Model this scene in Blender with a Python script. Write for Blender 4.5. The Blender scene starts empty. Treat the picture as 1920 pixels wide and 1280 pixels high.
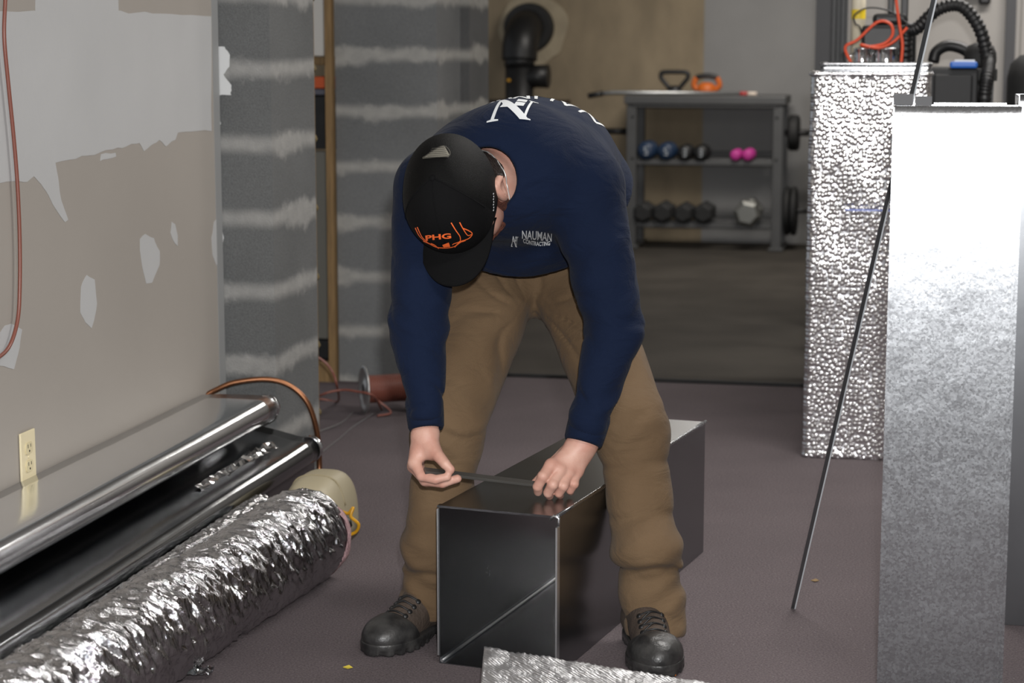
import bpy, bmesh, math, random
import numpy as np
from mathutils import Vector, Matrix, noise
from mathutils.bvhtree import BVHTree
random.seed(7)
SC = bpy.context.scene
COL = SC.collection

# ---------------------------------------------------------------- camera, world, lights, exposure
F = 3700.0; PITCH = math.radians(8.6); CAMZ = 1.25
cam = bpy.data.cameras.new('camera'); camo = bpy.data.objects.new('camera', cam); COL.objects.link(camo)
camo.location = (0, 0, CAMZ); camo.rotation_euler = (math.pi/2 - PITCH, 0, 0)
cam.sensor_width = 36.0; cam.lens = 36.0*F/1920.0; cam.clip_end = 60; cam.clip_start = .05
cam.dof.use_dof = True; cam.dof.focus_distance = 4.05; cam.dof.aperture_fstop = 5.0
SC.camera = camo

SC.view_settings.view_transform = 'Standard'; SC.view_settings.look = 'None'
SC.view_settings.exposure = 0.0; SC.view_settings.gamma = 1.0
SC.view_settings.use_curve_mapping = False

w = bpy.data.worlds.new('world'); SC.world = w; w.use_nodes = True
w.node_tree.nodes['Background'].inputs[0].default_value = (.9, .94, 1.0, 1)
w.node_tree.nodes['Background'].inputs[1].default_value = .30

def lamp(name, kind, loc, power, size=.1, size_y=None, target=None, col=(1, 1, 1), spot=None):
    l = bpy.data.lights.new(name, kind); o = bpy.data.objects.new(name, l); COL.objects.link(o)
    o.location = loc; l.energy = power; l.color = col
    if kind == 'AREA':
        l.size = size
        if size_y: l.shape = 'RECTANGLE'; l.size_y = size_y
    else: l.shadow_soft_size = size
    if spot: l.spot_size = math.radians(spot); l.spot_blend = .6
    if target is not None:
        d = Vector(target) - Vector(loc); o.rotation_euler = d.to_track_quat('-Z', 'Y').to_euler()
    return o
lamp('camera_flash', 'SPOT', (.05, 0.02, 1.40), 560, .03, target=(.15, 8, .45), spot=75)
lamp('overhead_light', 'AREA', (.6, 1.6, 2.36), 45, 1.2, .4, target=(.6, 1.6, 0), col=(1, .97, .94))  # added soft source, stands in for flash bounced off the ceiling
lamp('overhead_light', 'AREA', (1.0, 4.9, 2.36), 45, 1.2, .4, target=(1.0, 4.9, 0), col=(1, .97, .93))
lamp('overhead_light', 'AREA', (2.1, 7.2, 2.36), 34, 1.2, .3, target=(2.1, 7.6, 0), col=(1, .96, .92))  # added fill to brighten the partition wall, no fixture known here
lamp('overhead_light', 'AREA', (1.4, 10.6, 2.36), 50, 1.2, .3, target=(1.4, 10.6, 0), col=(1, .95, .88))

# ---------------------------------------------------------------- helpers
YAW = math.radians(12.0)
UX, UY = math.cos(YAW), -math.sin(YAW)
VX, VY = math.sin(YAW), math.cos(YAW)
W0 = (-1.06, 4.2)
def RM(s, t, z=0.0):            # room coordinates: s right of the left wall, t along it
    return Vector((W0[0] + s*UX + t*VX, W0[1] + s*UY + t*VY, z))
def at(px, py, Y):              # point seen at that place of the photograph at world depth Y
    a = (px-960)/F; b = (py-640)/F; c, s = math.cos(PITCH), math.sin(PITCH)
    d = Vector((a, c - b*s, -s - b*c)); k = Y/d.y
    return Vector((d.x*k, Y, CAMZ + d.z*k))
def fl(px, py, z=0.0):
    a = (px-960)/F; b = (py-640)/F; c, s = math.cos(PITCH), math.sin(PITCH)
    d = Vector((a, c - b*s, -s - b*c)); k = (z-CAMZ)/d.z
    return Vector((d.x*k, d.y*k, z))
def lin(c): return tuple(((x/255)/12.92 if x/255 <= .04045 else ((x/255+.055)/1.055)**2.4) for x in c)

def newmat(name):
    m = bpy.data.materials.new(name); m.use_nodes = True
    return m, m.node_tree.nodes, m.node_tree.links, m.node_tree.nodes['Principled BSDF']
def mixrgb(N, L, fac, a, b):
    n = N.new('ShaderNodeMix'); n.data_type = 'RGBA'
    for i, v in ((0, fac), (6, a), (7, b)):
        if hasattr(v, 'is_linked') or hasattr(v, 'links'): L.new(v, n.inputs[i])
        else: n.inputs[i].default_value = v if i == 0 else (*v, 1)
    return n.outputs[2]
def mat(name, rgb, rough=.6, metal=0.0, var=.0, vs=8.0, bump=0.0, bs=80.0, spec=.5, coord='Object', rgb2=None, stretch=None, sheen=0, alpha=1, roughvar=0, bd=.01):
    m, N, L, B = newmat(name)
    c = lin(rgb)
    B.inputs['Base Color'].default_value = (*c, 1); B.inputs['Roughness'].default_value = rough
    B.inputs['Metallic'].default_value = metal; B.inputs['Specular IOR Level'].default_value = spec
    if sheen: B.inputs['Sheen Weight'].default_value = sheen; B.inputs['Sheen Roughness'].default_value = .5
    tc = N.new('ShaderNodeTexCoord'); src = tc.outputs[coord]
    if stretch:
        mp = N.new('ShaderNodeMapping'); mp.inputs['Scale'].default_value = stretch; L.new(src, mp.inputs[0]); src = mp.outputs[0]
    if var or rgb2 or roughvar:
        n = N.new('ShaderNodeTexNoise'); n.inputs['Scale'].default_value = vs; n.inputs['Detail'].default_value = 5
        L.new(src, n.inputs[0])
        r = N.new('ShaderNodeValToRGB'); r.color_ramp.elements[0].position = .33; r.color_ramp.elements[1].position = .67
        c2 = lin(rgb2) if rgb2 else tuple(min(1, x*(1+var)) for x in c)
        c1 = c if rgb2 else tuple(x*(1-var) for x in c)
        r.color_ramp.elements[0].color = (*c1, 1); r.color_ramp.elements[1].color = (*c2, 1)
        L.new(n.outputs[0], r.inputs[0]); L.new(r.outputs[0], B.inputs['Base Color'])
        if roughvar:
            mr = N.new('ShaderNodeMapRange'); mr.inputs[3].default_value = rough-roughvar; mr.inputs[4].default_value = rough+roughvar
            L.new(n.outputs[0], mr.inputs[0]); L.new(mr.outputs[0], B.inputs['Roughness'])
    if bump:
        n = N.new('ShaderNodeTexNoise'); n.inputs['Scale'].default_value = bs; n.inputs['Detail'].default_value = 4
        L.new(src, n.inputs[0]); b = N.new('ShaderNodeBump'); b.inputs['Strength'].default_value = bump; b.inputs['Distance'].default_value = bd
        L.new(n.outputs[0], b.inputs['Height']); L.new(b.outputs[0], B.inputs['Normal'])
    return m

def galv_mat(name, base=150, rough=.33, spangle=.5, dent=.12):
    m, N, L, B = newmat(name)
    B.inputs['Metallic'].default_value = 1.0
    tc = N.new('ShaderNodeTexCoord')
    v = N.new('ShaderNodeTexVoronoi'); v.inputs['Scale'].default_value = 260
    n = N.new('ShaderNodeTexNoise'); n.inputs['Scale'].default_value = 340; n.inputs['Detail'].default_value = 3
    n2 = N.new('ShaderNodeTexNoise'); n2.inputs['Scale'].default_value = 6; n2.inputs['Detail'].default_value = 6
    for q in (v, n, n2): L.new(tc.outputs['Object'], q.inputs[0])
    sep = N.new('ShaderNodeSeparateColor'); L.new(v.outputs['Color'], sep.inputs[0])
    mr = N.new('ShaderNodeMapRange'); mr.inputs[3].default_value = rough-.10*spangle; mr.inputs[4].default_value = rough+.12*spangle
    L.new(sep.outputs[0], mr.inputs[0])
    ad = N.new('ShaderNodeMath'); ad.operation = 'MULTIPLY_ADD'; L.new(n2.outputs[0], ad.inputs[0]); ad.inputs[1].default_value = .06; L.new(mr.outputs[0], ad.inputs[2])
    ad2 = N.new('ShaderNodeMath'); ad2.operation = 'SUBTRACT'; L.new(ad.outputs[0], ad2.inputs[0]); ad2.inputs[1].default_value = .03
    L.new(ad2.outputs[0], B.inputs['Roughness'])
    b = lin((base, base+2, base+5))
    r = N.new('ShaderNodeValToRGB'); r.color_ramp.elements[0].position = .3; r.color_ramp.elements[1].position = .75
    r.color_ramp.elements[0].color = (*[x*(1-.3*spangle) for x in b], 1); r.color_ramp.elements[1].color = (*[min(1, x*(1+.25*spangle)) for x in b], 1)
    L.new(n.outputs[0], r.inputs[0]); L.new(r.outputs[0], B.inputs['Base Color'])
    bu = N.new('ShaderNodeBump'); bu.inputs['Strength'].default_value = .25*spangle if spangle > .15 else 0; bu.inputs['Distance'].default_value = .002
    L.new(sep.outputs[1], bu.inputs['Height']); 
    bu2 = N.new('ShaderNodeBump'); bu2.inputs['Strength'].default_value = dent; bu2.inputs['Distance'].default_value = .02
    L.new(n2.outputs[0], bu2.inputs['Height']); L.new(bu.outputs[0], bu2.inputs['Normal']); L.new(bu2.outputs[0], B.inputs['Normal'])
    return m

def foil_mat(name, scale=110, strength=.5, rough=.16, base=215, big=9, bigs=.35, stretch=(1, 1, 1), rnd=.5):
    """silver bubble foil: round bubbles in the film"""
    m, N, L, B = newmat(name)
    B.inputs['Metallic'].default_value = 1.0; B.inputs['Roughness'].default_value = rough
    B.inputs['Base Color'].default_value = (*lin((base, base, base+2)), 1)
    tc = N.new('ShaderNodeTexCoord'); mp = N.new('ShaderNodeMapping'); mp.inputs['Scale'].default_value = stretch
    L.new(tc.outputs['Object'], mp.inputs[0])
    n = N.new('ShaderNodeTexNoise'); n.inputs['Scale'].default_value = big; n.inputs['Detail'].default_value = 7; n.inputs['Roughness'].default_value = .6
    L.new(mp.outputs[0], n.inputs[0])
    b1 = N.new('ShaderNodeBump'); b1.inputs['Strength'].default_value = bigs; b1.inputs['Distance'].default_value = .03; L.new(n.outputs[0], b1.inputs['Height'])
    out = b1
    if strength:
        sp = N.new('ShaderNodeSeparateXYZ'); cb = N.new('ShaderNodeCombineXYZ'); ad = N.new('ShaderNodeMath'); L.new(tc.outputs['Object'], sp.inputs[0])
        L.new(sp.outputs[0], ad.inputs[0]); L.new(sp.outputs[1], ad.inputs[1]); L.new(ad.outputs[0], cb.inputs[0]); L.new(sp.outputs[2], cb.inputs[1])
        v = N.new('ShaderNodeTexVoronoi'); v.voronoi_dimensions = '2D'; v.inputs['Scale'].default_value = scale; v.inputs['Randomness'].default_value = rnd; L.new(cb.outputs[0], v.inputs[0])
        r = N.new('ShaderNodeValToRGB'); e = r.color_ramp; e.interpolation = 'EASE'; e.elements[0].position = .0; e.elements[0].color = (1, 1, 1, 1); e.elements[1].position = .62; e.elements[1].color = (0, 0, 0, 1)
        L.new(v.outputs['Distance'], r.inputs[0])
        b2 = N.new('ShaderNodeBump'); b2.inputs['Strength'].default_value = strength; b2.inputs['Distance'].default_value = .004; L.new(r.outputs[0], b2.inputs['Height'])
        L.new(b1.outputs[0], b2.inputs['Normal']); out = b2
    L.new(out.outputs[0], B.inputs['Normal'])
    return m

def block_mat(name, z0, zh=.2032, blk=(97, 98, 98), mor=(150, 149, 146), amp=.018, half=.014):
    """concrete block with wide smeared mortar joints at heights z0 + k*zh (object z = world z)"""
    m, N, L, B = newmat(name)
    B.inputs['Roughness'].default_value = .93; B.inputs['Specular IOR Level'].default_value = .2
    tc = N.new('ShaderNodeTexCoord'); sep = N.new('ShaderNodeSeparateXYZ'); L.new(tc.outputs['Object'], sep.inputs[0])
    def no(scale, det=5, rg=.55):
        n = N.new('ShaderNodeTexNoise'); n.inputs['Scale'].default_value = scale; n.inputs['Detail'].default_value = det; n.inputs['Roughness'].default_value = rg
        L.new(tc.outputs['Object'], n.inputs[0]); return n.outputs[0]
    def ma(op, a, b=None, c=None):
        n = N.new('ShaderNodeMath'); n.operation = op
        for i, x in enumerate((a, b, c)):
            if x is None: continue
            if isinstance(x, (int, float)): n.inputs[i].default_value = x
            else: L.new(x, n.inputs[i])
        return n.outputs[0]
    wob = no(7, 4); wid = no(4.3, 6, .65); fine = no(230, 3); med = no(22, 6, .6); blot = no(1.7, 3)
    z = ma('ADD', sep.outputs[2], ma('MULTIPLY', ma('SUBTRACT', wob, .5), amp))
    fr = ma('FRACT', ma('DIVIDE', ma('SUBTRACT', z, z0 - zh/2), zh))
    d = ma('MULTIPLY', ma('ABSOLUTE', ma('SUBTRACT', fr, .5)), zh)
    hw = ma('MULTIPLY_ADD', ma('MAXIMUM', ma('SUBTRACT', wid, .5), 0), .16, half)
    k = N.new('ShaderNodeMapRange'); k.interpolation_type = 'SMOOTHSTEP'
    L.new(ma('SUBTRACT', d, hw), k.inputs[0]); k.inputs[1].default_value = -.012; k.inputs[2].default_value = .022
    k.inputs[3].default_value = 1; k.inputs[4].default_value = 0
    mk = ma('MULTIPLY', k.outputs[0], ma('MULTIPLY_ADD', med, .9, .42)); mk = ma('MINIMUM', mk, 1.0)
    cb = lin(blk); cm = lin(mor)
    r1 = N.new('ShaderNodeValToRGB'); r1.color_ramp.elements[0].position = .25; r1.color_ramp.elements[1].position = .78
    r1.color_ramp.elements[0].color = (*[x*.62 for x in cb], 1); r1.color_ramp.elements[1].color = (*[x*1.5 for x in cb], 1)
    L.new(ma('ADD', ma('MULTIPLY', fine, .5), ma('MULTIPLY', blot, .5)), r1.inputs[0])
    col = mixrgb(N, L, mk, r1.outputs[0], cm)
    L.new(col, B.inputs['Base Color'])
    bu = N.new('ShaderNodeBump'); bu.inputs['Strength'].default_value = .5; bu.inputs['Distance'].default_value = .004
    L.new(ma('ADD', fine, ma('MULTIPLY', mk, 1.2)), bu.inputs['Height']); L.new(bu.outputs[0], B.inputs['Normal'])
    return m

# -- mesh building
class MB:
    """collects vertices and faces (world or local) for ONE mesh object"""
    def __init__(s): s.v = []; s.f = []; s.m = []; s.sm = []
    def add(s, vs, fs, mi=0, smooth=False):
        k = len(s.v); s.v += [tuple(v) for v in vs]
        for f in fs: s.f.append(tuple(i+k for i in f)); s.m.append(mi); s.sm.append(smooth)
    def box(s, x0, x1, y0, y1, z0, z1, mi=0, M=None):
        vs = [Vector((x, y, z)) for x in (x0, x1) for y in (y0, y1) for z in (z0, z1)]
        if M is not None: vs = [M @ v for v in vs]
        s.add(vs, [(0, 1, 3, 2), (4, 6, 7, 5), (0, 4, 5, 1), (2, 3, 7, 6), (0, 2, 6, 4), (1, 5, 7, 3)], mi)
    def tube(s, pts, r, n=12, mi=0, caps=True, rad=None, closed=False, sq=None):
        pts = [Vector(p) for p in pts]; k = len(pts); V = []; prev = None
        for i, p in enumerate(pts):
            if closed: t = pts[(i+1) % k]-pts[i-1]
            else: t = pts[min(i+1, k-1)]-pts[max(i-1, 0)]
            t.normalize()
            if prev is None:
                a = Vector((0, 0, 1)) if abs(t.z) < .9 else Vector((1, 0, 0)); nx = t.cross(a).normalized()
            else: nx = (prev - t*prev.dot(t)).normalized()
            prev = nx; ny = t.cross(nx); rr = rad[i] if rad is not None else r
            for j in range(n):
                a = 2*math.pi*j/n; V.append(p + nx*math.cos(a)*rr + ny*math.sin(a)*rr*(sq or 1))
        fs = []
        for i in range(k if closed else k-1):
            i2 = (i+1) % k
            for j in range(n): fs.append((i*n+j, i*n+(j+1) % n, i2*n+(j+1) % n, i2*n+j))
        s.add(V, fs, mi, True)
        if caps and not closed:
            s.add([V[j] for j in range(n)], [tuple(range(n-1, -1, -1))], mi)
            s.add([V[(k-1)*n+j] for j in range(n)], [tuple(range(n))], mi)
    def lathe(s, prof, n=32, M=None, mi=0, smooth=True):
        V = []
        for r, z in prof:
            for j in range(n):
                a = 2*math.pi*j/n; p = Vector((r*math.cos(a), r*math.sin(a), z)); V.append(M @ p if M is not None else p)
        fs = []
        for i in range(len(prof)-1):
            for j in range(n): fs.append((i*n+j, i*n+(j+1) % n, (i+1)*n+(j+1) % n, (i+1)*n+j))
        s.add(V, fs, mi, smooth)
    def prism(s, outline, depth, M=None, mi=0, z0=0):
        n = len(outline); V = [Vector((x, y, z0)) for x, y in outline] + [Vector((x, y, z0+depth)) for x, y in outline]
        if M is not None: V = [M @ v for v in V]
        s.add(V, [tuple(range(n-1, -1, -1)), tuple(range(n, 2*n))] + [(i, (i+1) % n, n+(i+1) % n, n+i) for i in range(n)], mi)

def smoothpts(pts, k=8):
    """Catmull-Rom"""
    P = [Vector(p) for p in pts]; P = [P[0]*2-P[1]] + P + [P[-1]*2-P[-2]]; out = []
    for i in range(1, len(P)-2):
        for j in range(k):
            t = j/k; a, b, c, d = P[i-1], P[i], P[i+1], P[i+2]
            out.append(.5*((2*b) + (c-a)*t + (2*a-5*b+4*c-d)*t*t + (3*b-a-3*c+d)*t**3))
    out.append(P[-2]); return out

WM = {}
def place(o, loc, rotz=0.0):
    o.location = loc; o.rotation_euler = (0, 0, rotz); WM[o.name] = Matrix.Translation(Vector(loc)) @ Matrix.Rotation(rotz, 4, 'Z')
def tag(o, label=None, cat=None, group=None, kind=None):
    if label: o['label'] = label
    if cat: o['category'] = cat
    if group: o['group'] = group
    if kind: o['kind'] = kind
    return o
def thing(name, label, cat, loc=(0, 0, 0), rotz=0.0, group=None, parent=None):
    o = bpy.data.objects.new(name, None); COL.objects.link(o); place(o, loc, rotz); o.empty_display_size = .05
    return tag(o, label, cat, group)
def obj(name, mb, mats, parent=None, world=False, label=None, base=None, bevel=0, rotz=0.0, solid=0, sub=0, seg=2):
    """link MB as ONE object. world: vertices given in world space."""
    me = bpy.data.meshes.new(name)
    vs = mb.v; M = None
    o = bpy.data.objects.new(name, me); COL.objects.link(o)
    if parent is not None:
        o.parent = parent; WM[o.name] = WM[parent.name].copy()
        if world: M = WM[parent.name].inverted()
    else:
        if base is None: base = (0, 0, 0)
        place(o, base, rotz)
        if world: M = WM[o.name].inverted()
    if M is not None: vs = [tuple(M @ Vector(v)) for v in vs]
    me.from_pydata(vs, [], mb.f); 
    if not isinstance(mats, (list, tuple)): mats = [mats]
    for m in mats: me.materials.append(m)
    me.polygons.foreach_set('material_index', mb.m); me.polygons.foreach_set('use_smooth', mb.sm)
    me.update()
    bm = bmesh.new(); bm.from_mesh(me); bmesh.ops.remove_doubles(bm, verts=bm.verts, dist=1e-6) if len(bm.verts) < 20000 and not bevel == -1 else None
    bmesh.ops.recalc_face_normals(bm, faces=bm.faces); bm.to_mesh(me); bm.free()
    if solid:
        md = o.modifiers.new('solid', 'SOLIDIFY'); md.thickness = solid; md.offset = 0
    if bevel > 0:
        md = o.modifiers.new('bevel', 'BEVEL'); md.width = bevel; md.segments = seg; md.limit_method = 'ANGLE'; md.angle_limit = math.radians(40); md.harden_normals = False
    if sub:
        md = o.modifiers.new('sub', 'SUBSURF'); md.levels = sub; md.render_levels = sub
    if label: o['label'] = label
    return o
def copy_tree(o, parent=None):
    c = o.copy(); COL.objects.link(c)
    if parent is not None: c.parent = parent
    WM[c.name] = WM.get(o.name, Matrix())
    for ch in [x for x in bpy.data.objects if x.parent == o]: copy_tree(ch, c)
    return c

# ---------------------------------------------------------------- setting
M_carpet = mat('carpet', (92, 84, 86), .95, var=.16, vs=3.0, bump=.6, bs=420, spec=.1, rgb2=None)
def carpet_nodes():
    m, N, L, B = newmat('carpet_pile'); B.inputs['Roughness'].default_value = .97; B.inputs['Specular IOR Level'].default_value = .1
    tc = N.new('ShaderNodeTexCoord')
    def no(s, d=4, r=.6):
        n = N.new('ShaderNodeTexNoise'); n.inputs['Scale'].default_value = s; n.inputs['Detail'].default_value = d; n.inputs['Roughness'].default_value = r
        L.new(tc.outputs['Object'], n.inputs[0]); return n.outputs[0]
    big = no(1.6, 3); f = no(210, 3, .7)
    r = N.new('ShaderNodeValToRGB'); r.color_ramp.elements[0].position = .3; r.color_ramp.elements[1].position = .7
    r.color_ramp.elements[0].color = (*lin((97, 89, 91)), 1); r.color_ramp.elements[1].color = (*lin((107, 98, 100)), 1); L.new(big, r.inputs[0])
    r2 = N.new('ShaderNodeValToRGB'); r2.color_ramp.elements[0].position = .35; r2.color_ramp.elements[1].position = .65
    r2.color_ramp.elements[0].color = (.68, .68, .68, 1); r2.color_ramp.elements[1].color = (1.26, 1.26, 1.26, 1); L.new(f, r2.inputs[0])
    mx = N.new('ShaderNodeMix'); mx.data_type = 'RGBA'; mx.blend_type = 'MULTIPLY'; mx.inputs[0].default_value = 1
    L.new(r.outputs[0], mx.inputs[6]); L.new(r2.outputs[0], mx.inputs[7])
    # pale crumbs of dust
    v = N.new('ShaderNodeTexVoronoi'); v.inputs['Scale'].default_value = 38; L.new(tc.outputs['Object'], v.inputs[0])
    mr = N.new('ShaderNodeMapRange'); L.new(v.outputs['Distance'], mr.inputs[0]); mr.inputs[1].default_value = .055; mr.inputs[2].default_value = .075; mr.inputs[3].default_value = .55; mr.inputs[4].default_value = 0
    sp = N.new('ShaderNodeSeparateColor'); L.new(v.outputs['Color'], sp.inputs[0])
    gt = N.new('ShaderNodeMath'); gt.operation = 'GREATER_THAN'; L.new(sp.outputs[0], gt.inputs[0]); gt.inputs[1].default_value = .72
    mu = N.new('ShaderNodeMath'); mu.operation = 'MULTIPLY'; L.new(mr.outputs[0], mu.inputs[0]); L.new(gt.outputs[0], mu.inputs[1])
    L.new(mixrgb(N, L, mu.outputs[0], mx.outputs[2], lin((150, 146, 142))), B.inputs['Base Color'])
    b = N.new('ShaderNodeBump'); b.inputs['Strength'].default_value = .7; b.inputs['Distance'].default_value = .006; L.new(f, b.inputs['Height']); L.new(b.outputs[0], B.inputs['Normal'])
    return m
M_carpet = carpet_nodes()
M_mat = mat('rubber_floor', (66, 62, 57), .9, var=.18, vs=2.5, bump=.4, bs=200, spec=.15)
M_ceil = mat('ceiling_paint', (205, 203, 198), .95)
M_blockn = block_mat('near_block', .163)
M_blockf = block_mat('far_block', .19, blk=(106, 107, 107), mor=(160, 158, 153), half=.012)
M_wood = mat('raw_wood', (126, 100, 64), .7, var=.2, vs=14, stretch=(6, 6, .6))
M_foam = mat('expanding_foam', (96, 82, 52), .8, var=.2, vs=60)
M_paper = mat('drywall_paper', (150, 144, 137), .62, var=.035, vs=1.5, spec=.35)
M_comp = mat('joint_compound', (171, 171, 171), .72, var=.03, vs=3, bump=.05, bs=60)
M_back = mat('painted_concrete', (134, 133, 132), .8, var=.05, vs=3)
M_backb = mat('bare_concrete', (138, 124, 102), .85, var=.16, vs=4, stretch=(1.6, 1.6, .7))
M_rwall = mat('light_wall_panel', (156, 152, 147), .7, var=.02)
M_dkgrey = mat('dark_grey_paint', (66, 66, 68), .6)

def rbox(mb, s0, s1, t0, t1, z0, z1, mi=0):
    P = [RM(s, t, z) for s in (s0, s1) for t in (t0, t1) for z in (z0, z1)]
    mb.add(P, [(0, 1, 3, 2), (4, 6, 7, 5), (0, 4, 5, 1), (2, 3, 7, 6), (0, 2, 6, 4), (1, 5, 7, 3)], mi)
def struct(name, mb, mats, **k):
    o = obj(name, mb, mats, world=True, **k); o['kind'] = 'structure'; return o

b = MB(); rbox(b, -2.5, 5, -6, 12, -.1, 0); struct('floor', b, M_carpet, label='mauve grey carpet floor')
b = MB(); rbox(b, .19, 4.2, 3.33, 8.478, 0.0005, .010); rbox(b, -2.5, .19, 3.81, 8.478, 0.0005, .010); struct('floor_mat', b, M_mat, label='dark rubber gym flooring beyond the carpet')
b = MB(); rbox(b, .17, 4.2, 3.318, 3.332, 0.0005, .013); struct('trim_1', b, mat('black_edging', (22, 21, 21), .8))
b = MB(); rbox(b, -2.5, 5, -6, 12, 2.4, 2.5); struct('ceiling', b, M_ceil)

# left wall: drywall, then a block pier, an opening, and the next block pier
TP = 1.258; SP = .146
b = MB(); rbox(b, -.12, 0, -6, TP-.004, 0, 2.4)
wl = struct('wall_left', b, M_paper, label='drywall with smeared joint compound')
def wall_patch(name, pts, s=.0008, mt=M_comp):
    """thin layer of compound on the left wall, outline given in (t, z)"""
    mb = MB(); n = len(pts)
    V = [RM(0.0001, t, z) for t, z in pts] + [RM(s, t, z) for t, z in pts]
    bm = bmesh.new()
    mb.add(V, [tuple(range(n)), tuple(range(2*n-1, n-1, -1))] + [(i, n+i, n+(i+1) % n, (i+1) % n) for i in range(n)])
    return obj(name, mb, mt, wl, world=True)
def wallpx(px, py, s=0.0):      # photo point on the left wall plane -> (t, z)
    a = (px-960)/F; bb = (py-640)/F; c, sn = math.cos(PITCH), math.sin(PITCH)
    d = Vector((a, c-bb*sn, -sn-bb*c))
    # (k d - W0) . u = s
    k = (s + W0[0]*UX + W0[1]*UY)/(d.x*UX + d.y*UY)
    x, y = d.x*k-W0[0], d.y*k-W0[1]
    return (x*VX + y*VY, CAMZ + d.z*k)
def rough_outline(px, jit=.004, k=5):
    P = [wallpx(*p) for p in px]; out = []
    for i in range(len(P)):
        a = P[i]; c = P[(i+1) % len(P)]
        for j in range(k):
            f = j/k; x = a[0]*(1-f)+c[0]*f; z = a[1]*(1-f)+c[1]*f
            out.append((x + jit*noise.noise(Vector((x*18, z*18, 3)))*2, z + jit*noise.noise(Vector((x*18, z*18, 9)))*2))
    return out
big = [(-30, 22), (120, 22), (225, 22), (300, 25), (396, 31), (396, 244), (333, 249), (328, 262), (310, 272), (298, 262), (270, 282), (262, 268), (220, 277), (165, 292), (103, 303), (108, 330), (115, 375), (127, 412), (120, 417), (100, 385), (78, 345), (62, 333), (50, 341), (20, 339), (-30, 349)]
sc = [wallpx(*p) for p in big]
def rough2(px, jit=.003, k=5):
    return rough_outline(px, jit, k)
wall_patch('joint_compound', rough2(big))
wall_patch('joint_compound', rough2([(66, -60), (222, -60), (222, 24), (66, 24)]), s=.0007)
for pp in ([(163, 512), (178, 525), (182, 565), (176, 600), (171, 617), (160, 605), (151, 580), (151, 540)],
           [(272, 440), (288, 445), (299, 470), (298, 500), (285, 528), (273, 532), (267, 500), (262, 470), (262, 450)],
           [(322, 417), (329, 422), (334, 440), (333, 462), (328, 455), (319, 436)],
           [(8, 612), (20, 606), (41, 618), (36, 650), (25, 690), (0, 690), (-10, 640)],
           [(190, 290), (215, 286), (216, 292), (200, 299), (188, 300)],
           [(401, 415), (409, 408), (414, 430), (414, 480), (407, 498), (399, 480), (396, 445)]):
    wall_patch('joint_compound', rough_outline(pp, .004, 3))
b = MB(); rbox(b, -.0, .0012, TP-.05, TP-.004, 0, 2.4); obj('corner_bead', b, mat('corner_compound', (133, 134, 134), .7), wl, world=True)

b = MB(); rbox(b, -.12, SP, TP, TP+.39, 0, 2.4); wp = struct('wall_pier', b, M_blockn, label='near grey concrete block pier')
# white compound slopped onto the block beside the drywall corner
def front_patch(px, t=TP, s=.0015):
    P = []
    for i in range(len(px)):
        a, c = px[i], px[(i+1) % len(px)]
        for j in range(4):
            f = j/4; x = a[0]*(1-f)+c[0]*f; y = a[1]*(1-f)+c[1]*f
            P.append((x + 1.8*noise.noise(Vector((x*.2, y*.2, 1))), y + 1.8*noise.noise(Vector((x*.2, y*.2, 5)))))
    W = []
    n0 = Vector((VX, VY, 0)); p0 = RM(0, t, 0)
    for x, y in P:
        d = at(x, y, 1.0) - Vector((0, 0, CAMZ)); k = (p0-Vector((0, 0, CAMZ))).dot(n0)/d.dot(n0); W.append(Vector((0, 0, CAMZ)) + d*k)
    mb = MB(); n = len(W); mb.add([q - n0*.0001 for q in W] + [q - n0*s for q in W], [tuple(range(n)), tuple(range(2*n-1, n-1, -1))] + [(i, n+i, n+(i+1) % n, (i+1) % n) for i in range(n)])
    return mb
M_white = mat('white_spackle', (205, 206, 206), .7)
obj('spackle', front_patch([(402, 87), (421, 88), (431, 103), (430, 125), (419, 140), (434, 160), (433, 178), (402, 178)]), M_white, wp, world=True)
obj('spackle', front_patch([(404, 224), (411, 226), (415, 233), (404, 232)]), M_white, wp, world=True)
obj('spackle', front_patch([(407, 428), (416, 433), (420, 446), (417, 462), (408, 468)]), M_white, wp, world=True)
obj('spackle', front_patch([(408, 590), (416, 592), (419, 615), (418, 638), (409, 640)]), M_white, wp, world=True)

b = MB(); rbox(b, -.236, SP, 3.1, 3.47, 0, 2.4); struct('wall_far_pier', b, M_blockf, label='far grey concrete block pier')
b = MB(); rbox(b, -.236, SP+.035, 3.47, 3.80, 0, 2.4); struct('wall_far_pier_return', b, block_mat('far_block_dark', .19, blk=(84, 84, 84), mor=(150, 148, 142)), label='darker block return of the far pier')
# frame boards at both sides of the opening
b = MB(); rbox(b, -.02, SP-.006, TP+.391, TP+.412, 0, 2.4); tr = struct('trim_2', b, M_wood)
mb = MB()
for k in range(11):
    p = RM(SP-.004, TP+.403, .18+.2032*k-.02); mb.tube([p+Vector((0, 0, -.010)), p, p+Vector((0, 0, .012))], .006, 8, rad=[.003, .008, .003])
obj('foam_dabs', mb, M_foam, tr, world=True)
b = MB(); rbox(b, -.265, -.238, 3.066, 3.099, 0, 2.4); struct('trim_3', b, M_wood)
b = MB(); rbox(b, -.345, -.266, 3.066, 3.099, 0, .075); struct('trim_4', b, M_wood)

# back wall, bare concrete left of x=1260 and painted right of it
b = MB(); rbox(b, -2.5, .50, 8.48, 8.6, 0, 2.4); struct('wall_back', b, M_backb, label='bare tan concrete back wall')
b = MB(); rbox(b, .50, 5, 8.478, 8.6, 0, 2.4); struct('wall_back_painted', b, M_back, label='grey painted part of the back wall')
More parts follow.
